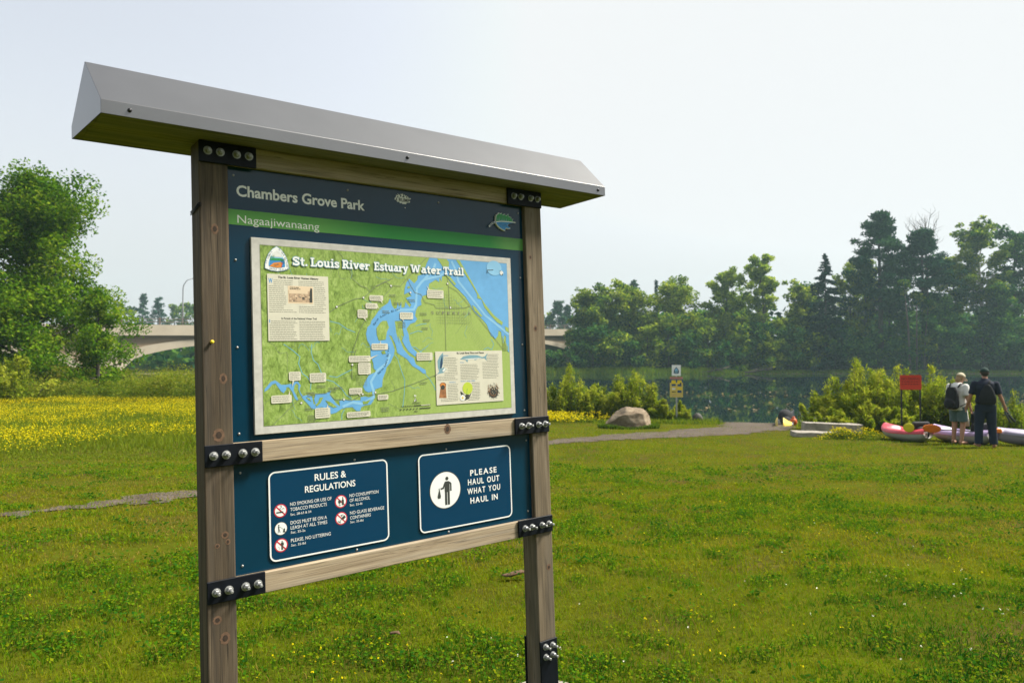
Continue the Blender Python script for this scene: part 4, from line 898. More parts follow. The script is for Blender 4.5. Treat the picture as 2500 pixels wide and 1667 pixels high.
fr = [P3(a / 1000, -0.0108, b / 1000) for a, b in big]; bk = [P3(a / 1000, -0.0200, b / 1000) for a, b in big]; n = len(big)
mb.add(fr + bk, [list(f) for f in t] + [[i, (i + 1) % n, n + (i + 1) % n, n + i] for i in range(n)])
emblem = mb.build('leaf_emblem', M['text_bright'], header)
lm.poly(EP, M['green_print'], 1); lm.poly(EL, M['print_blue'], 1)
for tx, th in ((1173, 16), (1181, 22), (1190, 14), (1199, 23), (1208, 16), (1217, 20), (1228, 12)): lm.poly([(tx - 2.5, 557.5), (tx + 2.5, 557.5), (tx, 556 + th)], M['map_outline'], 2)
for k in range(4): lm.line([(1180 + 12 * k, 545 - 4 * (k % 2)), (1186 + 12 * k, 543 - 4 * (k % 2)), (1192 + 12 * k, 546 - 4 * (k % 2))], 1.2, M['navy'], 2)
lm.line([(1163, 551.5), (1190, 556), (1225, 557.5), (1264, 558)], 3.4, M['text_bright'], 3)
lm.line([(1163, 551), (1143, 544), (1127, 529)], 6.5, M['text_bright'], 1); lm.line([(1163, 551), (1143, 544), (1129, 531)], 3.5, M['navy'], 3)
lm.build('emblem_print', header)
# ---- roof
UL0, UL1, UA, UR = -0.285, -0.317, -0.301, 1.684
WF, WB, VBt, VT, VA = 0.1065, -0.1926, 0.697, 0.736, 0.889
wm = (WF + WB) / 2
roof = empty('roof', (0, 0, 0)); roof.parent = kiosk
mb = MB(); t_ = 0.0
def rp(u, w_, v): return P3(u, w_, v)
V = [rp(UL0, WF, VBt), rp(UL0, WF, VT), rp(UA, wm, VA), rp(UL1, WB, VT), rp(UL1, WB, VBt), rp(UR, WF, VBt), rp(UR, WF, VT), rp(UR, wm, VA), rp(UR, WB, VT), rp(UR, WB, VBt)]
mb.add(V, [[0, 5, 6, 1], [1, 6, 7, 2], [2, 7, 8, 3], [3, 8, 9, 4], [0, 1, 2, 3, 4], [9, 8, 7, 6, 5]])
roof_sheet = mb.build('metal_cover', M['roof_metal'], roof)
bv = roof_sheet.modifiers.new('folded_edges', 'BEVEL'); bv.width = 0.001; bv.segments = 2; bv.limit_method = 'ANGLE'; bv.angle_limit = R(20)
mb = MB(); mb.add([rp(UL0 + 0.003, WF - 0.003, VBt + 0.002), rp(UR - 0.003, WF - 0.003, VBt + 0.002), rp(UR - 0.003, WB + 0.003, VBt + 0.002), rp(UL1 + 0.003, WB + 0.003, VBt + 0.002)] , [[0, 3, 2, 1]])
for k in range(2):
    a, b = (WB + 0.004, -0.046) if k == 0 else (-0.043, WF - 0.004)
    mb.box(UL1 + (0.034 if k else 0.027), UR - 0.004, -b, -a, VBt + VB + 0.0003, VBt + VB + 0.018)
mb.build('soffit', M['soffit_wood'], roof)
for u, v in ((-0.2125, 0.716), (0.6858, 0.716), (1.64, 0.716)):
    mb = MB(); mb.tube([P3(u, WF - 0.001, v), P3(u, WF + 0.003, v), P3(u, WF + 0.0065, v)], [0.006, 0.006, 0.003], 8); mb.build('screw', M['dark_screw'], roof)
# ---- map board
mb = MB(); kbox(mb, 0.1605, 1.2300, -0.0195, -0.0085, -0.2347, 0.4055, 0.0012); board = mb.build('map_board', M['board_edge'], kiosk)
# outlines of the printed map, millimetres from its top left corner
WATER=[(724, -64),(735, -82),(753, -101),(776, -117),(811, -147),(836, -181),(850, -204),(888, -233),(909, -253),(929, -298),(950, -312),(962, -300),(967, -277),(981, -283),(985, -330),(992, -330),(995, -294),(1005, -303),(1004, -357),(1018, -367),(1022, -213),(1022, -1),(650, -1),(636, -25),(625, -53),(615, -68),(596, -74),(594, -88),(579, -104),(558, -87),(546, -101),(538, -124),(535, -145),(553, -137),(566, -151),(543, -159),(549, -167),(564, -183),(557, -195),(539, -175),(535, -194),(521, -196),(521, -176),(511, -195),(507, -176),(501, -199),(491, -201),(481, -188),(475, -164),(466, -180),(454, -188),(439, -197),(426, -205),(448, -195),(427, -210),(411, -231),(397, -246),(394, -258),(381, -269),(375, -292),(379, -316),(388, -330),(393, -348),(391, -343),(391, -370),(400, -397),(402, -417),(411, -424),(406, -431),(389, -437),(381, -441),(366, -463),(358, -480),(365, -494),(379, -501),(392, -497),(396, -504),(394, -515),(379, -519),(364, -515),(347, -517),(347, -528),(327, -527),(306, -524),(282, -523),(266, -526),(268, -544),(254, -534),(241, -516),(230, -501),(236, -488),(228, -492),(211, -498),(180, -496),(175, -515),(179, -532),(172, -532),(166, -504),(153, -499),(135, -502),(127, -491),(123, -479),(128, -466),(119, -453),(108, -452),(102, -461),(91, -460),(78, -462),(61, -461),(49, -451),(41, -446),(28, -450),(7, -473),(6, -481),(17, -474),(32, -458),(43, -455),(51, -467),(61, -482),(69, -488),(78, -477),(78, -470),(87, -469),(99, -486),(107, -507),(113, -514),(118, -512),(110, -495),(103, -482),(106, -465),(113, -457),(121, -464),(120, -478),(127, -496),(135, -511),(146, -522),(159, -537),(165, -546),(181, -547),(201, -542),(221, -550),(235, -568),(253, -564),(272, -553),(291, -549),(315, -549),(329, -563),(343, -564),(348, -551),(363, -545),(385, -544),(396, -531),(401, -513),(404, -491),(432, -483),(435, -456),(441, -443),(449, -427),(452, -414),(468, -398),(482, -373),(488, -351),(479, -324),(465, -296),(477, -300),(488, -322),(498, -346),(484, -315),(494, -337),(499, -362),(513, -370),(538, -385),(561, -411),(589, -427),(606, -440),(618, -441),(616, -428),(595, -417),(575, -406),(567, -383),(547, -373),(525, -350),(512, -320),(504, -300),(509, -330),(496, -290),(491, -245),(526, -242),(524, -271),(529, -298),(521, -317),(531, -336),(546, -357),(573, -376),(586, -366),(559, -341),(550, -317),(548, -295),(539, -273),(557, -254),(577, -248),(586, -237),(578, -224),(582, -204),(590, -190),(607, -182),(605, -165),(614, -148),(635, -142),(639, -120),(643, -101),(673, -84),(688, -92),(693, -72),(699, -89),(703, -69)]
ISLES=[[(770, -2),(787, -3),(844, -88),(877, -139),(905, -174),(947, -217),(990, -244),(986, -256),(961, -244),(932, -218),(901, -186),(887, -154),(866, -149),(867, -134),(840, -94)],[(683, -2),(726, -2),(737, -13),(735, -33),(708, -33),(695, -16)],[(717, -63),(740, -70),(767, -97),(760, -103),(737, -81)],[(443, -245),(459, -245),(467, -269),(458, -284),(452, -313),(424, -316),(417, -295),(416, -272),(433, -251)],[(840, -178),(854, -184),(888, -221),(881, -224),(850, -199)],[(549, -118),(557, -113),(560, -121),(550, -123)],[(1001, -261),(1018, -267),(1019, -285),(1004, -279)],[(146, -507),(157, -510),(164, -521),(155, -516)],[(195, -510),(207, -510),(197, -527),(183, -539),(179, -534),(188, -526)],[(215, -521),(233, -527),(256, -545),(244, -547),(226, -537)],[(354, -531),(368, -532),(386, -526),(373, -541),(356, -542)],[(433, -357),(446, -352),(451, -364),(438, -366)]]
CALL=[(391, -173, 446, -153),(375, -202, 422, -182),(343, -236, 382, -206),(394, -350, 460, -327),(633, -156, 707, -124),(513, -238, 569, -212),(579, -392, 649, -362),(305, -392, 389, -370),(340, -436, 389, -395),(88, -449, 129, -419),(160, -457, 219, -426),(27, -521, 96, -495),(303, -504, 353, -483),(413, -530, 456, -511),(176, -580, 231, -545),(292, -586, 383, -566)]
TAIL=[[(437, -173),(445, -183)],[(421, -193),(429, -200)],[(369, -236),(378, -248)],[(430, -328),(432, -316)],[(642, -125),(633, -109)],[(525, -239),(528, -246)],[(389, -380),(421, -367)],[(374, -435),(379, -439)],[(103, -448),(98, -469)],[(176, -455),(174, -461)],[(87, -496),(91, -479)],[(340, -504),(347, -512)],[(221, -546),(223, -532)]]
ROADS=[[(237, -218),(268, -197),(333, -169),(368, -164),(391, -144),(417, -120),(457, -103),(491, -87)],[(273, -3),(291, -19),(296, -39),(320, -72),(326, -95),(359, -122),(382, -127),(394, -141)],[(423, -120),(456, -101),(480, -115),(519, -116),(552, -82),(623, -14),(637, -1)],[(550, -85),(563, -112),(581, -138),(606, -143),(624, -173),(663, -180),(673, -193),(801, -190),(829, -182)],[(727, -68),(731, -107),(733, -190)],[(712, -190),(711, -357)],[(731, -107),(772, -126),(829, -182),(908, -268),(993, -360)],[(478, -499),(564, -477),(666, -447)],[(31, -591),(76, -551),(111, -520),(147, -490),(180, -497),(221, -496)],[(232, -501),(250, -519),(282, -521),(313, -526),(355, -507),(401, -510),(478, -500)],[(315, -452),(318, -395),(335, -346)],[(315, -370),(348, -284),(375, -237),(428, -178),(487, -117)]]
CREEKS=[[(171, -328),(168, -355),(176, -383),(191, -396),(202, -424),(213, -448),(247, -458),(274, -481),(292, -506),(313, -520)],[(73, -327),(104, -348),(128, -369),(123, -392),(135, -426),(152, -438),(165, -459),(162, -482)],[(319, -417),(294, -427),(259, -443),(231, -438)],[(518, -300),(535, -315),(554, -338),(577, -343),(606, -364)],[(482, -364),(499, -382),(511, -420),(527, -463),(523, -513),(515, -562)],[(615, -443),(635, -464),(653, -491),(658, -506)],[(890, -354),(910, -346),(930, -355),(941, -333),(929, -314)],[(239, -249),(272, -256),(302, -276),(333, -287)],[(273, -590),(274, -572),(284, -556)],[(580, -262),(602, -256),(628, -253)],[(586, -369),(605, -353),(632, -336)],[(554, -292),(589, -281),(608, -284)]]
CHAN=[[(749, -9),(769, -45),(777, -85),(841, -152),(903, -218),(953, -250),(1019, -294)],[(621, -87),(693, -69),(717, -54)],[(675, -22),(661, -51),(608, -99),(589, -121),(584, -182),(573, -202),(501, -205)],[(469, -366),(455, -398),(416, -424),(388, -464),(397, -495),(398, -520),(351, -540),(315, -533),(277, -546)]]
MW, MH = 1022, 594
mp = Sheet(0.1878, -0.0083, 0.3838)
mp.rect(0, -MH, MW, 0, M['text_grey'], 0); mp.rect(1.5, -MH + 1.5, MW - 1.5, -1.5, M['map_green'], 1)
clip = lambda L: [(min(max(a, 2), MW - 2), min(max(b, -MH + 2), -2)) for a, b in L]
for c in CREEKS: mp.line(clip(c), 2.6, M['map_creek'], 2)
rg = np.random.default_rng(77)
for i in range(70):      # small tributaries, denser in the hilly west
    a = rg.uniform(10, 960); b = rg.uniform(-MH + 20, -60); q = [(a, b)]; an = rg.uniform(0, 6.28)
    for k in range(5): an += rg.normal() * 0.6; q.append((q[-1][0] + 11 * math.cos(an), q[-1][1] + 11 * math.sin(an)))
    mp.line(clip(q), 0.9, M['map_creek'] if i % 3 else M['map_line'], 2)
wat = clip(WATER); mp.line(wat, 2.2, M['map_outline'], 2, True); mp.poly(wat, M['map_blue'], 3)
for c in CHAN: mp.line(clip(c), 9, M['map_paleblue'], 4)
for c in ISLES: mp.line(clip(c), 1.6, M['map_outline'], 4, True); mp.poly(clip(c), M['map_green'], 5)
for k in range(7): mp.rect(985 + 6 * k, -300 - 10 * k, 988.5 + 6 * k, -360, M['map_green'], 5) if k < 5 else None
for c in ROADS: mp.line(clip(c), 1.6, M['map_line'], 6)
for k in range(14): mp.line([(690 + 11 * k, -125 - max(0, k - 4) * 9), (690 + 11 * k, -255)], 0.6, M['map_line'], 6)
for k in range(11): mp.line([(672, -140 - 11 * k), (738 + 8 * k, -140 - 11 * k)], 0.6, M['map_line'], 6)
for k in range(26): mp.line([(800 + 6 * k, -205 - 7.2 * k), (770 + 6 * k, -235 - 7.2 * k)], 0.6, M['map_line'], 6)
for k in range(9): mp.line([(330, -400 - 9 * k), (375, -400 - 9 * k)], 0.5, M['map_line'], 6); mp.line([(332 + 5 * k, -392), (332 + 5 * k, -480)], 0.5, M['map_line'], 6)
for a, b in ((368, -163), (265, -198), (480, -116), (561, -138), (727, -97), (737, -190), (129, -524), (283, -521), (355, -506), (405, -502), (318, -401), (420, -190)): mp.disc(a, b, 4.2, M['text_grey'], 7, 14); mp.disc(a, b, 3.2, M['white_print'], 8, 14)
for i, ch in enumerate('SUPERIOR'): mp.text(ch, 649 + 24.6 * i, -216, 661 + 24.6 * i if ch != 'I' else 652 + 24.6 * i, 10, M['text_grey'], 7)
def curved(body, pts, cap, m):
    n = len(body)
    for i, ch in enumerate(body):
        if ch == ' ': continue
        t = i / (n - 1) * (len(pts) - 1); k = min(int(t), len(pts) - 2); f = t - k
        a = pts[k][0] * (1 - f) + pts[k + 1][0] * f; b = pts[k][1] * (1 - f) + pts[k + 1][1] * f
        an = math.atan2(pts[k + 1][1] - pts[k][1], pts[k + 1][0] - pts[k][0]); V, F, (b0, b1) = glyphs(ch, 0.01); s_ = cap / CAPH
        mp.put([(a + ((x_ - b0) * math.cos(an) - y_ * math.sin(an)) * s_, b + ((x_ - b0) * math.sin(an) + y_ * math.cos(an)) * s_) for x_, y_ in V], F, m, 7)
curved('Saint Louis River', [(408, -262), (430, -235), (470, -217), (512, -203)], 7.5, M['navy'])
curved('Saint Louis River', [(420, -438), (446, -415), (460, -385), (466, -340)], 7.5, M['navy'])
for (a, b, tx) in ((385, -389, ''),): pass
def words(x0, x1, y, h, m, layer, rg, gap=2.2, short=False):
    x_ = x0; e_ = x1 - (rg.uniform(0, 0.18) * (x1 - x0)) - (rg.uniform(0.3, 0.5) * (x1 - x0) if short else 0)
    while x_ < e_:
        L = min(rg.uniform(3.5, 13), e_ - x_)
        if L > 1.5:
            mp.rect(x_, y, x_ + L, y + h, m, layer)
        x_ += L + gap
for (x0, y0, x1, y1) in CALL:
    mp.rect(x0, y0, x1, y1, M['cream_print'], 9, 5)
    n = max(3, int((y1 - y0) / 7.2))
    for k in range(n): words(x0 + 4, x1 - 3, y1 - 6.5 - k * (y1 - y0 - 6) / n, 2.0, M['text_grey'], 10, rg, 1.6)
for q in TAIL:
    a, b = Vector(q[0]), Vector(q[1]); t = (b - a).normalized(); s_ = Vector((-t.y, t.x)) * 3.5; mp.poly([tuple(a - t * 4 + s_), tuple(a - t * 4 - s_), tuple(b)], M['cream_print'], 9)
for (a, b, n) in ((185, -470, 2), (225, -480, 3), (250, -478, 2), (150, -492, 3), (140, -545, 2), (150, -570, 4), (300, -503, 2), (600, -215, 2), (612, -240, 2), (605, -270, 2), (590, -475, 2), (505, -250, 4), (425, -560, 3), (470, -150, 2), (490, -178, 2), (550, -165, 2), (442, -210, 2)):
    for k in range(n): words(a, a + 34, b - 6 * k, 2.0, M['map_line'], 7, rg, 1.5)
# history box
mp.rect(22, -316, 235, -95, M['cream_print'], 9)
mp.text('The St. Louis River Human History', 58, -108, 200, 6.6, M['text_dark'], 10, 0.035)
mp.text('In Pursuit of the National Water Trail', 67, -244.5, 190, 6.0, M['text_dark'], 10, 0.035)
mp.text('W', 26, -125, 40, 15, M['print_blue'], 10, 0.03); mp.text('I', 26, -256, 28.5, 10, M['print_blue'], 10, 0.02)
LH = 6.55
for k in range(17):
    y_ = -116.5 - LH * k
    l0, l1 = (43, 112) if k < 3 else ((27, 86) if k < 15 else (27, 122)); r0, r1 = (128, 222) if k < 3 else ((183, 226) if k < 13 else (128, 226))
    words(l0, l1, y_, 1.9, M['text_grey'], 10, rg, 1.5); words(r0, r1, y_, 1.9, M['text_grey'], 10, rg, 1.5)
for k in range(11):
    y_ = -252 - 5.9 * k; words(31 if k < 2 else 27, 122, y_, 1.9, M['text_grey'], 10, rg, 1.5); words(128, 226, y_, 1.9, M['text_grey'], 10, rg, 1.5)
mp.rect(91, -191, 179, -132, M['sepia_light'], 10); mp.rect(94, -186, 176, -148, M['sepia'], 11); mp.rect(94, -158, 160, -148, M['sepia_light'], 12)
for k in range(2): words(98, 135, -138 - 5 * k, 1.8, M['text_dark'], 12, rg, 1.5)
for k in range(16): a = rg.uniform(98, 168); b = rg.uniform(-184, -164); mp.rect(a, b, a + rg.uniform(1.5, 9), b + rg.uniform(1.5, 6), M['text_dark'] if k % 2 else M['sepia_light'], 12)
mp.poly([(166, -186), (176, -186), (176, -140), (171, -136), (167, -150)], M['text_dark'], 13)
# flora and fauna box
mp.rect(661, -563, 980, -359, M['cream_print'], 9)
mp.text('St. Louis River Flora and Fauna', 759, -370, 889, 6.6, M['text_dark'], 10, 0.035)
for b_, x0, y_ in (('BIRDS', 698, -378), ('FISH', 774, -406), ('MAMMALS', 720, -481), ('PLANTS AND TREES', 774, -479)): mp.text(b_, x0, y_, x0 + 4.3 * len(b_), 4.6, M['print_blue'], 10)
for k in range(14):
    y_ = -386 - 6.4 * k; words(697 if k < 6 else (715 if k < 9 else (700 if k < 11 else 668)), 762, y_, 1.9, M['text_grey'], 10, rg, 1.5)
for k in range(10): words(774, 866, -414 - 6.2 * k, 1.9, M['text_grey'], 10, rg, 1.5)
for k in range(16): words(902 if k < 5 else 880, 965, -376 - 6.2 * k, 1.9, M['text_grey'], 10, rg, 1.5)
for k in range(11): words(713 if k < 9 else 680, 762, -488 - 6.2 * k, 1.9, M['text_grey'], 10, rg, 1.5)
for k in range(12): words(826 if k < 9 else 806, 868, -486 - 6.0 * k, 1.9, M['text_grey'], 10, rg, 1.5)
# heron, fish, mink, water lily, nest
mp.poly([(666, -446), (676, -436), (671, -420), (670, -396), (680, -378), (696, -363), (697, -382), (694, -405), (688, -425), (697, -420), (706, -427), (712, -428), (705, -431), (696, -441), (682, -443)], M['map_outline'], 10)
mp.poly([(683, -398), (692, -372), (693, -405), (688, -422), (680, -425)], M['navy'], 11); mp.poly([(690, -433), (700, -423), (706, -428), (696, -438)], M['white_print'], 11); mp.line([(666, -446), (655, -452)], 2, M['text_dark'], 10)
mp.poly([(773, -391), (790, -380), (820, -375), (855, -376), (880, -384), (893, -381), (908, -368), (900, -384), (902, -399), (890, -389), (860, -391), (845, -396), (838, -391), (812, -392), (808, -404), (798, -394)], M['map_outline'], 10); mp.poly([(780, -392), (815, -389), (880, -387), (860, -391), (812, -393)], M['white_print'], 11)
mp.poly([(672, -536), (706, -538), (704, -500), (706, -484), (698, -478), (684, -478), (676, -485), (680, -498)], M['brown_print'], 10); mp.poly([(680, -500), (698, -500), (700, -485), (690, -480), (680, -487)], M['orange_print'], 11); mp.disc(690, -496, 9, M['text_dark'], 12, 16)
mp.poly([(778, -498), (772, -514), (792, -532), (803, -526), (812, -532), (824, -522), (810, -546), (790, -552), (768, -548), (775, -536), (770, -520)], M['text_dark'], 10)
mp.disc(805, -505, 24, M['lime_print'], 11, 28, 24); mp.line([(803, -505), (800, -528)], 1.5, M['green_print'], 12)
for k in range(8): a = k * math.pi / 4; mp.disc(780 + 8 * math.cos(a), -541 + 7 * math.sin(a), 5.5, M['white_print'], 12, 10)
mp.disc(780, -541, 4, M['yellow_print'], 13, 12)
mp.disc(930, -527, 24, M['text_dark'], 10, 26, 22)
for k in range(70): a = rg.uniform(0, 6.28); r_ = 26 * rg.random() ** 0.4; b = a + rg.normal() * 0.6; mp.line([(930 + r_ * math.cos(a), -520 + r_ * math.sin(a) * 1.05), (930 + (r_ + 9) * math.cos(b), -520 + (r_ + 9) * math.sin(b))], 1.1, M['brown_print'] if k % 3 == 0 else M['text_dark'], 11)
for k in range(22): mp.disc(925 + rg.normal() * 9, -512 + rg.normal() * 8, 1.4, M['sepia_light'], 12, 6)
# scale bars, north arrow, worn sticker patch
for y_, x0, m2 in ((-559, 507, 560), (-570, 502, 585)):
    mp.rect(m2, y_ - 1.5, 634, y_ + 1.8, M['text_dark'], 8)
    for k in range(6): mp.rect(x0 + k * (m2 - x0) / 6, y_ - 1.5, x0 + (k + 0.55) * (m2 - x0) / 6, y_ + 1.8, M['text_dark'], 8)
mp.rect(592, -559.8, 632, -557.4, M['cream_print'], 9)
mp.text('Kilometers', 556, -551, 590, 4.6, M['text_dark'], 8, 0.02); mp.text('Miles', 562, -582, 577, 4.6, M['text_dark'], 8, 0.02)
mp.text('N', 564, -526, 572, 7, M['white_print'], 8, 0.03); mp.poly([(562, -545), (569, -529), (576, -545), (569, -541)], M['white_print'], 8); mp.poly([(569, -529), (575, -545), (569, -541)], M['text_dark'], 9)
mp.disc(955, -24, 38, M['map_paleblue'], 6, 30, 30)
mp.line([(918, -48), (920, -34), (940, -33), (950, -31)], 2.4, M['text_dark'], 8); mp.disc(992, -42, 9, M['white_print'], 8, 9); mp.disc(996, -48, 3, M['text_dark'], 9, 7); mp.disc(985, -34, 2, M['text_dark'], 9, 7)
# trail badge
LGp = [(56, -4), (42, -13), (30, -28), (22, -45), (17, -62), (17, -77), (35, -83), (56, -85), (77, -82), (95, -75), (94, -60), (90, -43), (82, -27), (70, -12)]
sc_ = lambda k, c=(56, -50): [(c[0] + (a - c[0]) * k, c[1] + (b - c[1]) * k) for a, b in LGp]
mp.poly(sc_(1.05), M['map_outline'], 9); mp.poly(LGp, M['text_bright'], 10); mp.poly(sc_(0.72), M['map_paleblue'], 11)
mp.poly([(37, -38), (45, -24), (56, -17), (67, -24), (76, -38)], M['white_print'], 12); mp.poly([(33, -46), (45, -42), (70, -42), (80, -46), (80, -50), (33, -50)], M['green_print'], 13)
mp.poly([(32, -50), (80, -50), (83, -70), (56, -74), (30, -70)], M['print_blue'], 12); mp.poly([(30, -70), (45, -58), (70, -54), (74, -58), (70, -72), (56, -74)], M['orange_print'], 13); mp.poly([(44, -66), (60, -60), (64, -63), (52, -69)], M['brown_print'], 14); mp.line([(74, -57), (70, -73)], 2, M['red_print'], 14)
for k in range(5): mp.line([(34 + 3 * k, -50), (35 + 3 * k, -36 + k)], 0.9, M['green_print'], 14); mp.line([(70 + 3 * k, -60), (71 + 3 * k, -42)], 0.9, M['navy'], 14)
_lay = mp.put
def badge(body, pts): curved(body, pts, 6.0, M['navy'])
_o = mp.k
def curved_hi(body, pts, cap):
    n = len(body)
    for i, ch in enumerate(body):
        if ch == ' ': continue
        t = i / (n - 1) * (len(pts) - 1); k = min(int(t), len(pts) - 2); f = t - k
        a = pts[k][0] * (1 - f) + pts[k + 1][0] * f; b = pts[k][1] * (1 - f) + pts[k + 1][1] * f
        an = math.atan2(pts[k + 1][1] - pts[k][1], pts[k + 1][0] - pts[k][0]); V, F, (b0, b1) = glyphs(ch, 0.0); s_ = cap / CAPH
        mp.put([(a + ((x_ - b0) * math.cos(an) - y_ * math.sin(an)) * s_, b + ((x_ - b0) * math.sin(an) + y_ * math.cos(an)) * s_) for x_, y_ in V], F, M['navy'], 14)
curved_hi('ST LOUIS', [(22, -62), (29, -42), (40, -25)], 5.2); curved_hi('RIVER ESTUARY', [(62, -13), (77, -30), (86, -48), (89, -72)], 5.2); curved_hi('WATER TRAIL', [(30, -79), (56, -83), (84, -79)], 5.0)
# slab serif title
def arc(cx, cy, rx, ry, a0, a1, n=12): return [(cx + rx * math.cos(R(a0 + (a1 - a0) * i / n)), cy + ry * math.sin(R(a0 + (a1 - a0) * i / n))) for i in range(n + 1)]
SW = 0.21; SF = 0.15
SLAB = {
 'S': (0.74, [(SW, arc(.36, .735, .24, .17, 20, 270) + arc(.36, .275, .26, .18, 90, -165)), (.13, [(.62, .98), (.62, .66)]), (.13, [(.09, .02), (.09, .36)])]),
 't': (0.50, [(SW, [(.22, .93), (.22, .22)] + arc(.36, .20, .14, .12, 180, 300, 8)), (SF, [(.02, .63), (.46, .63)])]),
 '.': (0.30, [(.22, [(.13, .0), (.13, .22)])]),
 'L': (0.74, [(SW, [(.22, 0), (.22, 1)]), (SF, [(.02, .075), (.68, .075)]), (.13, [(.63, .02), (.63, .36)]), (SF, [(.02, .925), (.44, .925)])]),
 'o': (0.70, [(SW, arc(.34, .35, .245, .265, 0, 360, 24))]),
 'u': (0.78, [(SW, [(.18, .70), (.18, .26)] + arc(.34, .24, .16, .16, 180, 330, 8)), (SW, [(.54, .70), (.54, 0)]), (SF, [(.0, .63), (.2, .63)]), (SF, [(.40, .63), (.6, .63)]), (SF, [(.5, .07), (.74, .07)])]),
 'i': (0.44, [(SW, [(.21, .70), (.21, 0)]), (SF, [(.01, .07), (.41, .07)]), (SF, [(.01, .63), (.25, .63)]), (.22, [(.21, .82), (.21, 1.02)])]),
 's': (0.58, [(.17, arc(.28, .52, .18, .115, 20, 270, 9) + arc(.28, .19, .20, .125, 90, -165, 9)), (.10, [(.48, .70), (.48, .46)]), (.10, [(.07, .0), (.07, .25)])]),
 'R': (0.86, [(SW, [(.22, 0), (.22, 1)]), (SF, [(.02, .925), (.3, .925)]), (SF, [(.02, .075), (.44, .075)]), (.19, [(.24, .91)] + arc(.44, .70, .20, .21, 90, -90, 10) + [(.24, .49)]), (SW, [(.46, .48), (.66, .06)]), (SF, [(.58, .075), (.84, .075)])]),
 'v': (0.74, [(SW, [(.14, .68), (.36, .02)]), (.17, [(.58, .68), (.37, .02)]), (SF, [(.0, .63), (.30, .63)]), (SF, [(.44, .63), (.72, .63)])]),
 'e': (0.66, [(SW, arc(.33, .35, .235, .265, -42, 0, 3)[:0] + [(.12, .38), (.56, .38)] + arc(.33, .35, .235, .265, 8, 310, 20))]),
 'r': (0.60, [(SW, [(.20, .70), (.20, 0)]), (SF, [(.01, .07), (.42, .07)]), (SF, [(.01, .63), (.2, .63)]), (.17, [(.24, .45), (.34, .58), (.46, .62)]), (.12, [(.53, .70), (.53, .46)])]),
 'E': (0.78, [(SW, [(.22, 0), (.22, 1)]), (SF, [(.02, .075), (.70, .075)]), (SF, [(.02, .925), (.68, .925)]), (.13, [(.24, .5), (.54, .5)]), (.12, [(.66, .02), (.66, .32)]), (.12, [(.64, .98), (.64, .70)]), (.10, [(.53, .37), (.53, .63)])]),
 'a': (0.68, [(SW, [(.48, .02), (.48, .48)] + arc(.31, .50, .17, .12, 0, 150, 8)), (.16, [(.46, .42), (.30, .40)] + arc(.26, .22, .15, .15, 110, 300, 9) + [(.46, .18)]), (SF, [(.44, .07), (.68, .07)])]),
 'y': (0.74, [(SW, [(.14, .68), (.37, .06)]), (.17, [(.60, .68), (.34, -.06), (.22, -.20), (.06, -.20)]), (SF, [(.0, .63), (.30, .63)]), (SF, [(.46, .63), (.74, .63)])]),
 'W': (1.22, [(SW, [(.16, .98), (.36, .04)]), (.17, [(.58, .94), (.38, .04)]), (SW, [(.60, .94), (.80, .04)]), (.17, [(1.02, .98), (.82, .04)]), (SF, [(.0, .925), (.34, .925)]), (SF, [(.86, .925), (1.18, .925)])]),
 'T': (0.84, [(SW, [(.40, 0), (.40, 1)]), (SF, [(.03, .925), (.77, .925)]), (.12, [(.08, .98), (.08, .64)]), (.12, [(.72, .98), (.72, .64)]), (SF, [(.20, .075), (.60, .075)])]),
 'l': (0.42, [(SW, [(.21, 0), (.21, 1.03)]), (SF, [(.01, .07), (.41, .07)]), (SF, [(.01, .96), (.2, .96)])]),
}
def slab(word, x0, x1, base, cap):
    tot = sum(SLAB[c][0] for c in word) - 0.04; kx = (x1 - x0) / tot; x_ = x0
    for ch in word:
        for wd, pts in SLAB[ch][1]:
            q = [(x_ + a * kx, base + b * cap) for a, b in pts]
            mp.line(q, wd * cap * 0.92 + 4.5, M['map_outline'], 10); mp.line(q, wd * cap * 0.92, M['text_bright'], 12)
        x_ += SLAB[ch][0] * kx
for wd_, x0, x1 in (('St.', 109, 162), ('Louis', 172, 277), ('River', 288, 394), ('Estuary', 412, 552), ('Water', 563, 698), ('Trail', 708, 804)): slab(wd_, x0, x1, -62.5, 29.5)
mp.build('map_print', board)
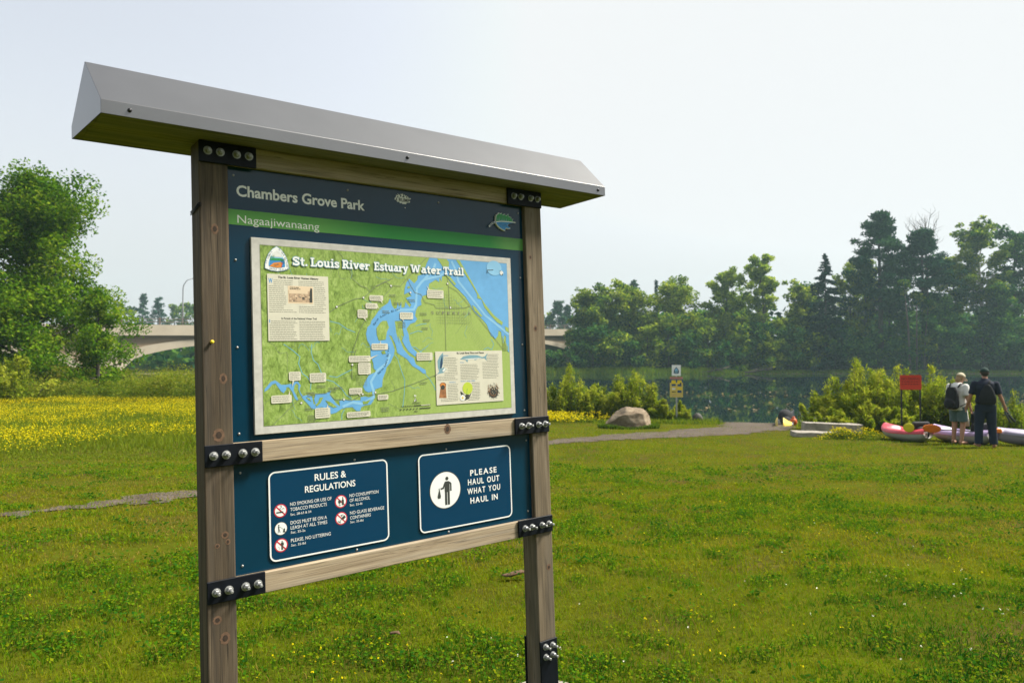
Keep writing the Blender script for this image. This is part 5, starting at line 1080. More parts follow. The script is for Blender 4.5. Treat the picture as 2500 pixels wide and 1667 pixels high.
# ---- rule sign and haul-out sign
def signboard(u0):
    mb = MB(); o = rrect(u0 * 1000, -651, u0 * 1000 + 435, -360, 22); n = len(o)
    mb.add([P3(a / 1000, -0.0165, b / 1000) for a, b in o] + [P3(a / 1000, -0.0197, b / 1000) for a, b in o], [list(range(n))] + [[(i + 1) % n, i, n + i, n + (i + 1) % n] for i in range(n)])
    return mb.build('notice_sign', M['sign_blue'], kiosk)
def border(s):
    o = rrect(2.5, -288.5, 432.5, -2.5, 20); s.line(o, 5.0, M['text_bright'], 1, True)
def prohibit(s, cx, cy, r=22):
    s.disc(cx, cy, r, M['red_print'], 1); s.disc(cx, cy, r * 0.84, M['text_bright'], 2)
def slash(s, cx, cy, r=22): s.line([(cx - r * 0.66, cy + r * 0.66), (cx + r * 0.66, cy - r * 0.66)], 4.4, M['red_print'], 3)
def man(s, cx, cy, h, m, layer):
    """standing figure holding something out to the left"""
    s.disc(cx, cy + h * 0.42, h * 0.065, m, layer, 16)
    s.rect(cx - h * 0.105, cy - h * 0.06, cx + h * 0.105, cy + h * 0.325, m, layer, h * 0.05)
    s.rect(cx - h * 0.10, cy - h * 0.5, cx - h * 0.012, cy, m, layer); s.rect(cx + h * 0.012, cy - h * 0.5, cx + h * 0.10, cy, m, layer)
    s.line([(cx + h * 0.10, cy + h * 0.28), (cx + h * 0.155, cy + h * 0.22), (cx + h * 0.155, cy - h * 0.03)], h * 0.06, m, layer)
    s.line([(cx - h * 0.08, cy + h * 0.29), (cx - h * 0.16, cy + h * 0.10), (cx - h * 0.27, cy + h * 0.08)], h * 0.06, m, layer)
rb = signboard(0.2027); rs = Sheet(0.2027, -0.01635, -0.360); border(rs); TW = M['text_bright']
rs.text('RULES &', 158, -46, 273, 22, TW, 2, 0.012); rs.text('REGULATIONS', 123, -81.5, 307, 21, TW, 2, 0.012)
for txt, x0, b, x1, c in (('NO SMOKING OR USE OF', 71, -118, 217, 11), ('TOBACCO PRODUCTS', 71, -135.5, 199, 11), ('DOGS MUST BE ON A', 71, -179, 198, 11), ('LEASH AT ALL TIMES', 71, -195.5, 199, 11), ('PLEASE, NO LITTERING', 71, -237, 211, 11), ('NO CONSUMPTION', 284, -118, 396, 11), ('OF ALCOHOL', 284, -135, 362, 11), ('NO GLASS BEVERAGE', 284, -178, 417, 11), ('CONTAINERS', 284, -195, 363, 11),
                          ('Sec. 28-63 & 24', 71, -150, 143, 7.5), ('Sec. 35-2a', 71, -209, 121, 7.5), ('Sec. 35-8d', 71, -251, 121, 7.5), ('Sec. 35-8i', 284, -149.5, 331, 7.5), ('Sec. 35-8d', 284, -208, 334, 7.5)):
    rs.text(txt, x0, b, x1, c, TW, 2, -0.002)
for cx, cy in ((38, -129), (38, -241), (251, -128), (251, -186)): prohibit(rs, cx, cy)
rs.disc(38, -187, 22, M['text_dark'], 1); rs.disc(38, -187, 20, M['text_bright'], 2)
rs.rect(24, -136, 47, -131.5, M['text_dark'], 4); rs.line([(37, -128), (36, -121), (42, -117), (40, -112), (36, -114)], 1.4, M['text_dark'], 4); rs.line([(42, -126), (46, -122), (51, -124)], 1.4, M['text_dark'], 4)
rs.rect(254, -141, 262, -122, M['text_dark'], 4, 1.5); rs.rect(256.3, -124, 259.7, -113, M['text_dark'], 4); rs.disc(246, -128, 5.2, M['text_dark'], 4, 16, 6.5); rs.line([(246, -134), (246, -141)], 1.5, M['text_dark'], 4); rs.rect(242, -142, 250, -140.5, M['text_dark'], 4)
rs.poly([(249, -187), (262, -176), (268, -184), (258, -191)], M['text_dark'], 4); rs.line([(252, -188), (244, -198)], 2, M['text_dark'], 4); rs.line([(238, -194), (249, -201)], 2.2, M['text_dark'], 4); rs.line([(254, -181), (250, -175), (259, -174)], 2, M['text_dark'], 4)
man(rs, 41, -241, 30, M['text_dark'], 4); rs.disc(30, -246, 1.2, M['text_dark'], 4, 6); rs.disc(32, -251, 1.2, M['text_dark'], 4, 6)
rs.disc(31, -175, 2.2, M['text_dark'], 4, 10); rs.line([(30.5, -178), (31, -188)], 3.6, M['text_dark'], 4); rs.line([(31, -187), (28, -200)], 2, M['text_dark'], 4); rs.line([(31.5, -187), (35, -199)], 2, M['text_dark'], 4); rs.line([(32, -180), (38, -183), (47, -191)], 0.9, M['text_dark'], 4); rs.poly([(44, -200), (46, -192), (49, -187), (52, -189), (51, -194), (53, -201)], M['text_dark'], 4)
for cx, cy in ((38, -129), (38, -241), (251, -128), (251, -186)): slash(rs, cx, cy)
rs.build('notice_print', rb)
hb = signboard(0.766); hs_ = Sheet(0.766, -0.01635, -0.360); border(hs_)
hs_.disc(116, -143.5, 71, M['text_dark'], 1, 56); hs_.disc(116, -143.5, 68, M['text_bright'], 2, 56)
man(hs_, 124, -146, 108, M['text_dark'], 4); hs_.poly([(88, -138), (93, -131), (90, -140), (95, -165), (93, -172), (82, -172), (80, -165), (87, -141), (84, -132)], M['text_dark'], 5)
for txt, x0, b, x1 in (('PLEASE', 233, -103.5, 362), ('HAUL OUT', 221, -138.5, 374), ('WHAT YOU', 217, -174, 377), ('HAUL IN', 230, -211, 363)):
    x_ = x0; k = 0; n = len(txt); wds = [glyphs(ch, 0.02)[2] if ch != ' ' else (0, 0.28) for ch in txt]; tot = sum(b_ - a_ for a_, b_ in wds); gap = 0.16; sc2 = (x1 - x0) / (tot + gap * (n - 1))
    for ch, (a_, b_) in zip(txt, wds):
        if ch != ' ': hs_.text(ch, x_, b, x_ + (b_ - a_) * sc2, 21.5, TW, 2, 0.02)
        x_ += (b_ - a_ + gap) * sc2
hs_.build('notice_print', hb)
# ------------------------------------------------------------------ things on the lawn
def spot(px, py):
    """ground point seen at photo pixel (px, py): solves for its depth"""
    Y = 3.0
    while 869 + (CAM_Z - G(at(px, Y), Y)) / Y * FPX > py and Y < 40: Y += 0.02
    return at(px, Y), Y, G(at(px, Y), Y)
# boulder
x, y, z = spot(1540, 1046)
bm = bmesh.new(); bmesh.ops.create_icosphere(bm, subdivisions=5, radius=1.0)
for v in bm.verts:
    p = v.co.copy()
    top = 0.80 if p.z > 0 else 0.5
    q = Vector((p.x * 0.80, p.y * 0.55, p.z * 0.56))
    # flattened facets
    for nx, ny, nz, dd in ((-0.62, -0.25, 0.72, 0.40), (0.92, -0.3, 0.30, 0.62), (0.1, -0.95, 0.25, 0.44), (-0.45, -0.85, -0.25, 0.33), (-0.05, -0.6, 0.8, 0.46), (-0.9, -0.3, -0.1, 0.72), (0.12, -0.25, 0.95, 0.44)):
        n = Vector((nx, ny, nz)).normalized(); e_ = q.dot(n) - dd
        if e_ > 0: q -= n * e_ * 0.96
    from mathutils import noise as mn
    q += p * 0.035 * mn.fractal(q * 2.6, 1.0, 2.0, 4) + p * 0.012 * mn.fractal(q * 11, 1.0, 2.0, 3)
    v.co = q
def rock_mat():
    m, nt, out = mat_new('boulder_stone'); v = coords(nt, 'Object')
    n1 = noise(nt, coords(nt, 'Object', (1, 1, 3.5), (0.1, 0.25, 0)), 2.6, 7, 0.65, 0.5); n2 = noise(nt, v, 26, 6, 0.7)
    c = ramp(nt, n1, [(0.28, (0.10, 0.068, 0.045)), (0.5, (0.225, 0.175, 0.12)), (0.72, (0.32, 0.27, 0.20))])
    c = mixc(nt, 0.5, c, ramp(nt, n2, [(0.3, (0.6, 0.58, 0.55)), (0.7, (1.1, 1.1, 1.08))]), 'MULTIPLY')
    princ(nt, out, c, 0.9, 0, 0.2, bump(nt, n2, 0.5, 0.02)); return m
mb = MB(); mb.bm(bm, smooth=True); bo = mb.build('boulder', rock_mat()); bo.location = (x, y + 0.5, z + 0.18); bo.rotation_euler = (0, 0, -0.1)
tag(bo, 'big tan boulder on the lawn between the kiosk and the picture sign', 'boulder')
BX, BY, BZ = x, y + 0.5, z
rg = np.random.default_rng(31); n = 1700; a = rg.uniform(math.pi * 0.9, math.pi * 2.2, n); r_ = 1 + 0.22 * rg.random(n); xx = BX + 0.84 * r_ * np.cos(a); yy = BY + 0.60 * r_ * np.sin(a)
hh = 0.06 + 0.16 * rg.random(n) * np.clip(np.abs(np.cos(a)) * 1.5, 0.3, 1)
V, _ = blades(xx, yy, hh, 0.02, 0.3 + 0.5 * rg.random(n), True); tag(np_mesh('weeds_round_boulder', V, 3, WEED, tint=np.repeat(0.5 + 0.5 * rg.random(n), 3)), 'grass and weeds growing around the foot of the boulder', 'weeds', kind='stuff')
# stone slabs
SLABM = plain('slab_stone', (0.26, 0.235, 0.20), 0.92, var=0.38, scale=7, bmp=0.5)
def slab_thing(label, px, py, lx, ly, h, rz, zoff=0, tilt=0.0, seed=0):
    x, y, z = spot(px, py); bm = bmesh.new(); bmesh.ops.create_cube(bm, size=1.0)
    for v in bm.verts: v.co = Vector((v.co.x * lx, v.co.y * ly, (v.co.z + 0.5) * h))
    bmesh.ops.subdivide_edges(bm, edges=bm.edges[:], cuts=5, use_grid_fill=True)
    for v in bm.verts: v.co += Vector((mn.noise(v.co * 3 + Vector((seed, 0, 0))), mn.noise(v.co * 3 + Vector((0, seed, 5))), mn.noise(v.co * 4 + Vector((9, 0, seed))))) * 0.028
    mb = MB(); mb.bm(bm); o = mb.build('stone_slab', SLABM); o.location = (x, y + ly / 2, z + zoff); o.rotation_euler = (0, tilt, rz); tag(o, label, 'stone slab', 'stone slabs in a low stack'); 
    bv = o.modifiers.new('worn_edges', 'BEVEL'); bv.width = 0.012; bv.segments = 2; bv.limit_method = 'ANGLE'; return o
slab_thing('low stone slab in front, lying flat under the big one', 2005, 1066, 1.35, 0.55, 0.14, -0.06, -0.02, 0.01, 1)
slab_thing('biggest stone slab, upright front face above the yellow flowers', 2036, 1060, 1.60, 0.42, 0.27, -0.10, 0.04, 0.03, 2)
slab_thing('long pale slab lying behind and above the biggest slab', 2052, 1052, 1.42, 0.30, 0.13, -0.12, 0.25, 0.03, 3)
for (px, py, n, r_, lab) in ((2052, 1070, 420, 0.26, 'dense yellow flower clump before the big stone slab'), (2115, 1072, 200, 0.26, 'thinner yellow flower clump left of the pink kayak')):
    x, y, z = spot(px, py); rt = empty('flower_clump', (x, y, z), 0, lab, 'flowers', 'yellow flower clumps at the slabs')
    rg = np.random.default_rng(int(px)); m_ = n * 4; C = rg.normal(size=(m_, 3)) * [r_, r_ * 0.6, 0]; C[:, 2] = rg.random(m_) * 0.24 * np.exp(-(C[:, 0] / r_) ** 2 * 0.35)
    np_mesh('foliage', leafquads(C, 0.06, 0.3, 0.35, None, rg), 4, WEED, rt, tint=0.3 + 0.5 * rg.random(m_))
    C = rg.normal(size=(n, 3)) * [r_, r_ * 0.6, 0]; C[:, 2] = (0.12 + 0.2 * rg.random(n)) * np.exp(-(C[:, 0] / r_) ** 2 * 0.35); tag(np_mesh('flower_heads', leafquads(C, 0.042, 1.0, 0.9, None, rg), 4, PETAL_Y, rt, tint=rg.random(n)), kind='stuff')
# kayaks
def kayak(name, label, group, x, y, z, rz, L, W_, Hh, deckcol, hullcol, seat=True, ramp_=0.06):
    root = empty(name, (x, y, z), rz, label, 'kayak', group)
    ts = np.linspace(0, 1, 25); hull = MB(); dk = MB(); rings = []; top = []
    def wd(t): return W_ * 0.5 * max(0.03, (math.sin(math.pi * min(1, max(0, 0.04 + 0.92 * t)) ** 0.92)) ** 0.62)
    def sheer(t): return Hh * 0.74 + ramp_ * (2 * t - 1) ** 2 * (1.15 if t > 0.5 else 0.75)
    def keel(t): return 0.06 * abs(2 * t - 1) ** 4 * 2.2
    for t in ts:
        w2 = wd(t); k = keel(t); s_ = sheer(t); xx = (t - 0.5) * L; ring = []
        for q in np.linspace(-1, 1, 13):
            an = q * math.pi / 2; ring.append(Vector((xx, w2 * math.sin(an) ** 1 if abs(q) < 1 else w2 * q, k + (s_ - k) * (1 - math.cos(an) ** 0.75 if abs(q) < 1 else 1))))
        rings.append(ring)
    V = [v for r_ in rings for v in r_]; n = 13; F = [[i * n + k, i * n + k + 1, (i + 1) * n + k + 1, (i + 1) * n + k] for i in range(24) for k in range(12)] + [list(range(n)), list(range(24 * n, 25 * n))[::-1]]
    hull.add(V, F, 0, True); hull.build('hull', hullcol, root)
    rr_ = []
    for t in ts:
        w2 = wd(t); s_ = sheer(t); xx = (t - 0.5) * L; ring = []; well = float(sstep(np.array((t - 0.22) / 0.10))) * float(sstep(np.array((0.80 - t) / 0.10)))
        for q in np.linspace(-1, 1, 15):
            zz = s_ + Hh * 0.26 * (1 - abs(q) ** 2.2) * (1 - well) + (0.05 * well if 0.62 < abs(q) < 0.97 else 0) - (0.16 * well if abs(q) <= 0.6 else 0)
            ring.append(Vector((xx, (w2 + 0.012) * q, zz)))
        ring.append(Vector((xx, w2 + 0.016, s_ - 0.05))); ring.insert(0, Vector((xx, -w2 - 0.016, s_ - 0.05))); rr_.append(ring)
    V = [v for r_ in rr_ for v in r_]; n = 17; F = [[i * n + k, i * n + k + 1, (i + 1) * n + k + 1, (i + 1) * n + k] for i in range(24) for k in range(16)] + [list(range(n)), list(range(24 * n, 25 * n))[::-1]]
    dk.add(V, F, 0, True); dk.build('deck', deckcol, root)
    if seat:
        mb = MB(); mb.box(-0.42, 0.0, -W_ * 0.27, W_ * 0.27, Hh * 0.5, Hh * 0.72, 0.03); mb.build('seat', SEATM, root)
        mb = MB(); mb.box(-0.06, 0.06, -W_ * 0.28, W_ * 0.28, Hh * 0.6, Hh * 0.6 + 0.34, 0.05, 0, Matrix.Translation((-0.48, 0, 0)) @ Matrix.Rotation(-0.25, 4, 'Y') @ Matrix.Translation((0.0, 0, 0)), 2); mb.build('backrest', SEATM, root)
    mb = MB(); mb.tube([(-L * 0.5 + 0.02, 0, sheer(0) + 0.03), (-L * 0.5 - 0.03, 0, sheer(0) - 0.03), (-L * 0.5 + 0.0, 0, sheer(0) - 0.12)], 0.018, 6); mb.build('carry_handle', SEATM, root)
    return root
PINK = plain('pink_plastic', (0.52, 0.055, 0.085), 0.42, var=0.12); LAV = plain('lavender_plastic', (0.36, 0.28, 0.47), 0.42, var=0.10); HULLW = plain('white_plastic', (0.42, 0.43, 0.41), 0.5, var=0.10)
LAV2 = plain('lavender_grey_plastic', (0.28, 0.25, 0.36), 0.42, var=0.1)
SEATM = plain('black_foam', (0.012, 0.013, 0.018), 0.8, var=0.4); ORANGE = plain('orange_plastic', (0.80, 0.20, 0.015), 0.45); YEL = plain('yellow_plastic', (0.62, 0.58, 0.015), 0.45); SHAFT = plain('black_shaft', (0.02, 0.02, 0.025), 0.4)
xk, yk, zk = spot(2262, 1080)
k1 = kayak('kayak', 'pink topped kayak with white hull beside the stone slabs', 'kayaks lying on the grass', xk - 0.06, yk + 0.86, zk - 0.04, R(95), 1.75, 0.80, 0.33, PINK, HULLW)
k1.rotation_euler = (0, R(1.2), R(95))
xk2, yk2, zk2 = spot(2420, 1086)
k2 = kayak('kayak', 'lavender topped kayak with white hull behind the two men', 'kayaks lying on the grass', xk2 - 0.10, yk2 + 0.98, zk2 - 0.06, R(98), 1.9, 0.80, 0.34, LAV, HULLW)
k2.rotation_euler = (0, R(1.5), R(98))
xk3, yk3, zk3 = spot(2500, 1090)
k3 = kayak('kayak', 'lavender grey kayak with dark cockpit cut by the right edge', 'kayaks lying on the grass', xk3 + 0.98, yk3 + 0.25, zk3 - 0.02, R(172), 2.7, 0.76, 0.36, LAV2, LAV2)
# things in the kayaks
def blade(name, col, label, cat, loc, rot, sx, sz, notch=False):
    root = empty(name, loc, 0, label, cat); root.rotation_euler = rot
    n = 26; pts = [(sx * math.cos(2 * math.pi * i / n) * (1 + (0.12 if math.cos(2 * math.pi * i / n) < 0 else 0)), sz * math.sin(2 * math.pi * i / n)) for i in range(n)]
    mb = MB(); f = [Vector((a, -0.012, b)) for a, b in pts]; k_ = [Vector((a, 0.012, b)) for a, b in pts]; mid = [Vector((a * 0.5, -0.022, b * 0.5)) for a, b in pts]
    mb.add(f + k_ + mid, [list(range(2 * n, 3 * n))] + [[i, (i + 1) % n, 2 * n + (i + 1) % n, 2 * n + i] for i in range(n)] + [list(range(n, 2 * n))[::-1]] + [[(i + 1) % n, i, n + i, n + (i + 1) % n] for i in range(n)])
    mb.build('blade', col, root); return root
zt = zk + 0.30
xb, yb = at(2217, yk + 0.22), yk + 0.22
pb = blade('paddle', YEL, 'round bright yellow paddle blade propped on the pink kayak', 'paddle', (xb, yb, hgt(1043, yb)), (0.1, 0.1, -0.5), 0.115, 0.108)
mb = MB(); mb.tube([(0.05, 0.05, -0.04), (0.30, 0.55, -0.14)], 0.015, 6); mb.build('shaft', SHAFT, pb)
xb, yb = at(2272, yk - 0.15), yk - 0.15
po = blade('paddle', ORANGE, 'paddle with long orange blade lying across the kayaks', 'paddle', (xb + 0.02, yb, hgt(1045, yb)), (0.1, 0.08, -0.1), 0.20, 0.098)
mb = MB(); mb.tube([(0.17, 0.0, -0.01), (0.8, 0.03, 0.01), (1.95, 0.06, 0.055)], 0.016, 8); mb.build('shaft', SHAFT, po)
xb, yb = at(2242, yk + 0.25), yk + 0.25
mb = MB(); mb.ball((0, 0, 0.10), (0.20, 0.16, 0.16), 8); mb.ball((-0.08, 0.02, 0.25), (0.05, 0.05, 0.12), 6); mb.ball((0.16, 0, 0.18), (0.07, 0.06, 0.10), 6)
o = mb.build('gear_bag', SEATM); o.location = (xb + 0.06, yb, zk + 0.13); tag(o, 'black bag of gear stuffed into the pink kayak cockpit', 'bag')
o = MB().box(-0.13, 0.13, -0.06, 0.06, 0, 0.10, 0.02, 0, None, 2).build('dry_bag', ORANGE); o.location = (at(2427, yk2 - 0.1), yk2 - 0.1, zk2 + 0.30); tag(o, 'small orange bag on the stern of the lavender kayak', 'bag')
mb = MB(); mb.ball((0, 0, 0.1), (0.42, 0.17, 0.12), 8); mb.ball((0.5, 0.0, 0.09), (0.3, 0.15, 0.1), 7); o = mb.build('folded_jacket', plain('navy_cloth', (0.010, 0.016, 0.034), 0.9, var=0.3)); o.location = (xk3 + 0.80, yk3 + 0.2, zk3 + 0.26); o.rotation_euler = (0, 0, -0.1); tag(o, 'dark navy jacket bundled in the cockpit of the lavender grey kayak', 'jacket')
# loaded canoe at the landing
x, y, z = spot(1925, 1027); y = min(y, shore(x) + 0.6)
y = float(shore(np.array([at(1925, 29.0)]))[0]) + 0.25; x = at(1925, y); zc = WATER_Z
cn = empty('canoe', (x, y, zc), R(62), 'loaded canoe with yellow bow pulled up at the landing', 'canoe')
BLK = plain('black_hull', (0.012, 0.012, 0.014), 0.4); CY = plain('canoe_yellow', (0.70, 0.52, 0.10), 0.45)
def canoe_part(t0, t1, mat, name):
    mb = MB(); rings = []
    for t in np.linspace(t0, t1, 14):
        w2 = 0.40 * max(0.04, math.sin(math.pi * min(1.0, 0.03 + 0.94 * t)) ** 0.6); s_ = 0.42 + 0.26 * (2 * t - 1) ** 4; xx = (t - 0.5) * 4.4; ring = []
        for q in np.linspace(-1, 1, 11): an = q * math.pi / 2; ring.append(Vector((xx, w2 * math.sin(an), 0.0 + s_ * (1 - math.cos(an) ** 0.7) - 0.06 if abs(q) < 1 else s_ - 0.06)))
        for q in np.linspace(0.92, -0.92, 9): an = q * math.pi / 2; ring.append(Vector((xx, w2 * 0.95 * math.sin(an), 0.03 + s_ * (1 - math.cos(an) ** 0.7) - 0.05)))
        rings.append(ring)
    mb.loft(rings); return mb.build(name, mat, cn)
canoe_part(0.0, 0.17, CY, 'bow'); canoe_part(0.17, 1.0, BLK, 'hull')
mb = MB(); mb.ball((-0.85, 0, 0.40), (0.3, 0.2, 0.18), 7); mb.ball((-0.6, 0.05, 0.55), (0.4, 0.25, 0.26), 7); o = mb.build('gear_pack', plain('grey_cloth', (0.018, 0.018, 0.022), 0.9, var=0.3)); o.matrix_world = Matrix.Translation((x, y, zc)) @ Matrix.Rotation(R(62), 4, 'Z'); tag(o, 'dark packs of gear piled in the canoe', 'pack')
mb = MB(); mb.ball((0, 0, 0.12), (0.13, 0.11, 0.15), 8); mb.tube([(0, 0, 0.24), (0, 0, 0.31)], [0.06, 0.05], 8); o = mb.build('dry_bag', plain('red_orange_vinyl', (0.55, 0.10, 0.02), 0.5)); xo = at(1936, y - 1.1); o.location = (xo, y - 1.1, G(xo, y - 1.1)); tag(o, 'red orange dry bag standing by the bow of the canoe', 'bag')
# red sign in the shrubs
Y = 20.9; xl, xr = at(2196, Y), at(2248.6, Y); zt_, zb_ = hgt(915, Y), hgt(950.4, Y)
REDM = plain('red_sign_paint', (0.50, 0.030, 0.010), 0.5, var=0.08); REDD = plain('dark_red_lettering', (0.10, 0.012, 0.008), 0.6)
rsn = empty('red_sign', ((xl + xr) / 2, Y, G((xl + xr) / 2, Y)), 0, 'red metal sign on two thin dark posts standing in the shrubs', 'sign')
b0 = rsn.location.z; w_ = xr - xl
mb = MB(); o_ = rrect(-w_ / 2, zb_ - b0, w_ / 2, zt_ - b0, 0.03, 5); n = len(o_)
mb.add([Vector((a, -0.004, b)) for a, b in o_] + [Vector((a, 0.004, b)) for a, b in o_], [list(range(n)), list(range(n, 2 * n))[::-1]] + [[(i + 1) % n, i, n + i, n + (i + 1) % n] for i in range(n)]); pl = mb.build('sign_plate', REDM, rsn)
mb = MB()
def flat_text(mb, body, x0, x1, z0, cap, yy=-0.006, bold=0.02):
    V, F, (b0_, b1_) = glyphs(body, bold); kx = (x1 - x0) / (b1_ - b0_); mb.add([Vector((x0 + (a - b0_) * kx, yy, z0 + b / CAPH * cap)) for a, b in V], F)
hz_ = zt_ - b0
flat_text(mb, 'NO FISHING', -w_ * 0.42, w_ * 0.42, hz_ - 0.135, 0.062)
rg = np.random.default_rng(3)
for k, zz in enumerate((hz_ - 0.20, hz_ - 0.27)):
    a = -w_ * 0.42
    while a < w_ * 0.40:
        L = rg.uniform(0.04, 0.10); mb.add([Vector((a, -0.006, zz)), Vector((min(a + L, w_ * 0.42), -0.006, zz)), Vector((min(a + L, w_ * 0.42), -0.006, zz + 0.022)), Vector((a, -0.006, zz + 0.022))], [[0, 1, 2, 3]]); a += L + 0.02
mb.build('lettering', REDD, pl)
for sx in (-w_ / 2 + 0.05, w_ / 2 - 0.03):
    mb = MB(); mb.box(sx - 0.02, sx + 0.02, 0.005, 0.035, -0.3, zt_ - b0 - 0.03, 0.003); mb.build('sign_post', SHAFT, rsn)
# picture sign at the shore
x, y, z = spot(1651, 1030)
ps = empty('picture_sign', (x, y, z), 0, 'slim post with white trail plate above a yellow picture plate', 'sign')
mb = MB(); mb.box(-0.03, 0.03, -0.015, 0.015, -0.3, hgt(893, y) - z, 0.004); mb.build('sign_post', LAMP_M, ps)
mb = MB(); xa, xb_ = at(1639.6, y) - x, at(1661.5, y) - x; za, zb_ = hgt(890.7, y) - z, hgt(916.7, y) - z
mb.box(xa, xb_, -0.026, -0.018, zb_, za, 0.002); wp = mb.build('trail_plate', M['text_bright'], ps)
def ppoly(mb, pts, yy, m=0):
    t = tessellate_polygon([[Vector((p[0], p[1], 0)) for p in pts]]); mb.add([Vector((a, yy, b)) for a, b in pts], [list(f) for f in t], m)
cx = (xa + xb_) / 2; cz = (za + zb_) / 2; mb = MB()
ppoly(mb, [(cx, cz + 0.14), (cx - 0.09, cz + 0.03), (cx - 0.11, cz - 0.09), (cx - 0.06, cz - 0.13), (cx + 0.06, cz - 0.13), (cx + 0.11, cz - 0.09), (cx + 0.09, cz + 0.03)], -0.0272, 0)
ppoly(mb, [(cx, cz + 0.10), (cx - 0.06, cz + 0.03), (cx - 0.06, cz - 0.02), (cx + 0.06, cz - 0.02), (cx + 0.06, cz + 0.03)], -0.0280, 1); ppoly(mb, [(cx - 0.07, cz - 0.03), (cx + 0.07, cz - 0.03), (cx + 0.05, cz - 0.11), (cx - 0.05, cz - 0.11)], -0.0280, 2)
mb.build('trail_emblem', [M['navy'], M['map_paleblue'], M['map_outline']], wp)
xa, xb_ = at(1634.8, y) - x, at(1666.3, y) - x; za, zb_ = hgt(919.5, y) - z, hgt(968.8, y) - z; Wd, Ht = xb_ - xa, za - zb_
YELP = plain('yellow_sign_paint', (0.62, 0.47, 0.10), 0.5, var=0.08)
mb = MB(); mb.box(xa, xb_, -0.026, -0.018, zb_, za, 0.002); yp = mb.build('picture_plate', YELP, ps); mb = MB()
R_ = lambda u0, v0, u1, v1, m, k=0: mb.add([Vector((xa + u0 * Wd, -0.0272 - 0.0008 * k, zb_ + v0 * Ht)), Vector((xa + u1 * Wd, -0.0272 - 0.0008 * k, zb_ + v0 * Ht)), Vector((xa + u1 * Wd, -0.0272 - 0.0008 * k, zb_ + v1 * Ht)), Vector((xa + u0 * Wd, -0.0272 - 0.0008 * k, zb_ + v1 * Ht))], [[0, 1, 2, 3]], m)
R_(0.0, 0.90, 1.0, 1.0, 0); R_(0.0, 0.72, 1.0, 0.895, 1); R_(0.12, 0.66, 0.46, 0.84, 2, 1); R_(0.57, 0.66, 0.90, 0.84, 2, 1); R_(0.13, 0.55, 0.45, 0.66, 1, 1); R_(0.58, 0.54, 0.90, 0.64, 1, 1); R_(0.76, 0.64, 0.88, 0.72, 3, 2)
R_(0.16, 0.37, 0.42, 0.46, 4, 1); R_(0.14, 0.24, 0.44, 0.285, 3, 1); R_(0.58, 0.22, 0.90, 0.34, 1, 1); R_(0.58, 0.38, 0.92, 0.47, 2, 1)
for k in range(3): R_(0.10, 0.05 + 0.05 * k, 0.9, 0.065 + 0.05 * k, 5, 1)
mb.build('pictograms', [plain('faded_red', (0.42, 0.16, 0.16), 0.6), plain('sign_dark_blue', (0.02, 0.07, 0.16), 0.5), M['yellow_print'], M['text_dark'], M['white_print'], M['sepia']], yp)
rg = np.random.default_rng(8); n = 260; xx = x + rg.normal(size=n) * 0.13; yy = y - 0.05 + rg.normal(size=n) * 0.1; V, _ = blades(xx, yy, 0.1 + 0.2 * rg.random(n), 0.02, 0.3 + 0.4 * rg.random(n), True); tag(np_mesh('tuft_at_sign_post', V, 3, WEED, tint=np.repeat(0.6 + 0.4 * rg.random(n), 3)), 'grass tuft around the foot of the picture sign', 'grass', kind='stuff')
# stump-like rock at the water
x = at(1701, 29.3); y = 29.2; bm = bmesh.new(); bmesh.ops.create_icosphere(bm, subdivisions=3, radius=1)
for v in bm.verts: v.co = Vector((v.co.x * 0.19, v.co.y * 0.16, v.co.z * 0.20)) * (1 + 0.2 * mn.noise(v.co * 2.5))
mb = MB(); mb.bm(bm, smooth=True); o = mb.build('shore_rock', plain('dark_wet_rock', (0.07, 0.065, 0.06), 0.8, var=0.4, bmp=0.4)); o.location = (x, y, G(x, y) + 0.16); tag(o, 'small dark rock at the water edge right of the picture sign', 'rock')
# piece of bark on the lawn
x, y, z = spot(1256, 1413); mb = MB()
mb.loft([[Vector((t, 0.030 * f * math.cos(a) - 0.02 * t, 0.014 * f * math.sin(a) + 0.02 + 0.01 * math.sin(t * 30))) for a in [2 * math.pi * k / 10 for k in range(10)]] for t, f in ((-0.09, 0.2), (-0.06, 0.8), (0.0, 1), (0.05, 0.8), (0.10, 0.25))])
o = mb.build('bark_piece', plain('brown_bark', (0.11, 0.065, 0.035), 0.9, var=0.4, scale=40)); o.location = (x, y, z + 0.028); o.rotation_euler = (0, 0, 0.25); tag(o, 'curled brown piece of bark on the grass left of the right post', 'bark')
o2 = bpy.data.objects.new('bark_piece', o.data); COL.objects.link(o2); x, y, z = spot(966, 1558); o2.location = (x, y, z + 0.03); o2.scale = (0.35, 0.6, 0.6); o2.rotation_euler = (0, 0, -0.5); tag(o2, 'small dark chip of bark on the grass below the board', 'bark')
# driftwood on the far bank
for i, (px, lab, s_) in enumerate(((1742, 'grey driftwood branch on the far water edge, left one', 1), (1852, 'long grey driftwood branch on the far water edge, right one', -1))):
    Y = 116.2; rt = empty('driftwood', (at(px, Y), Y, WATER_Z + 0.2), 0, lab, 'driftwood', 'driftwood on the far bank'); mb = MB(); rg = np.random.default_rng(90 + i)
    mb.tube([(-2.2, 0, 0), (-0.5, 0, 0.2), (1.2, 0, 0.55), (2.6, 0, 1.0)], [0.16, 0.14, 0.1, 0.04], 6)
    for k in range(5): a = rg.uniform(-1.5, 1.8); mb.tube([(a, 0, 0.35), (a + rg.normal() * 0.5, -0.3, 0.6), (a + rg.normal() * 0.9, -0.6, 0.9 * rg.random())], [0.07, 0.05, 0.02], 5)
    mb.build('branch', BARK, rt)

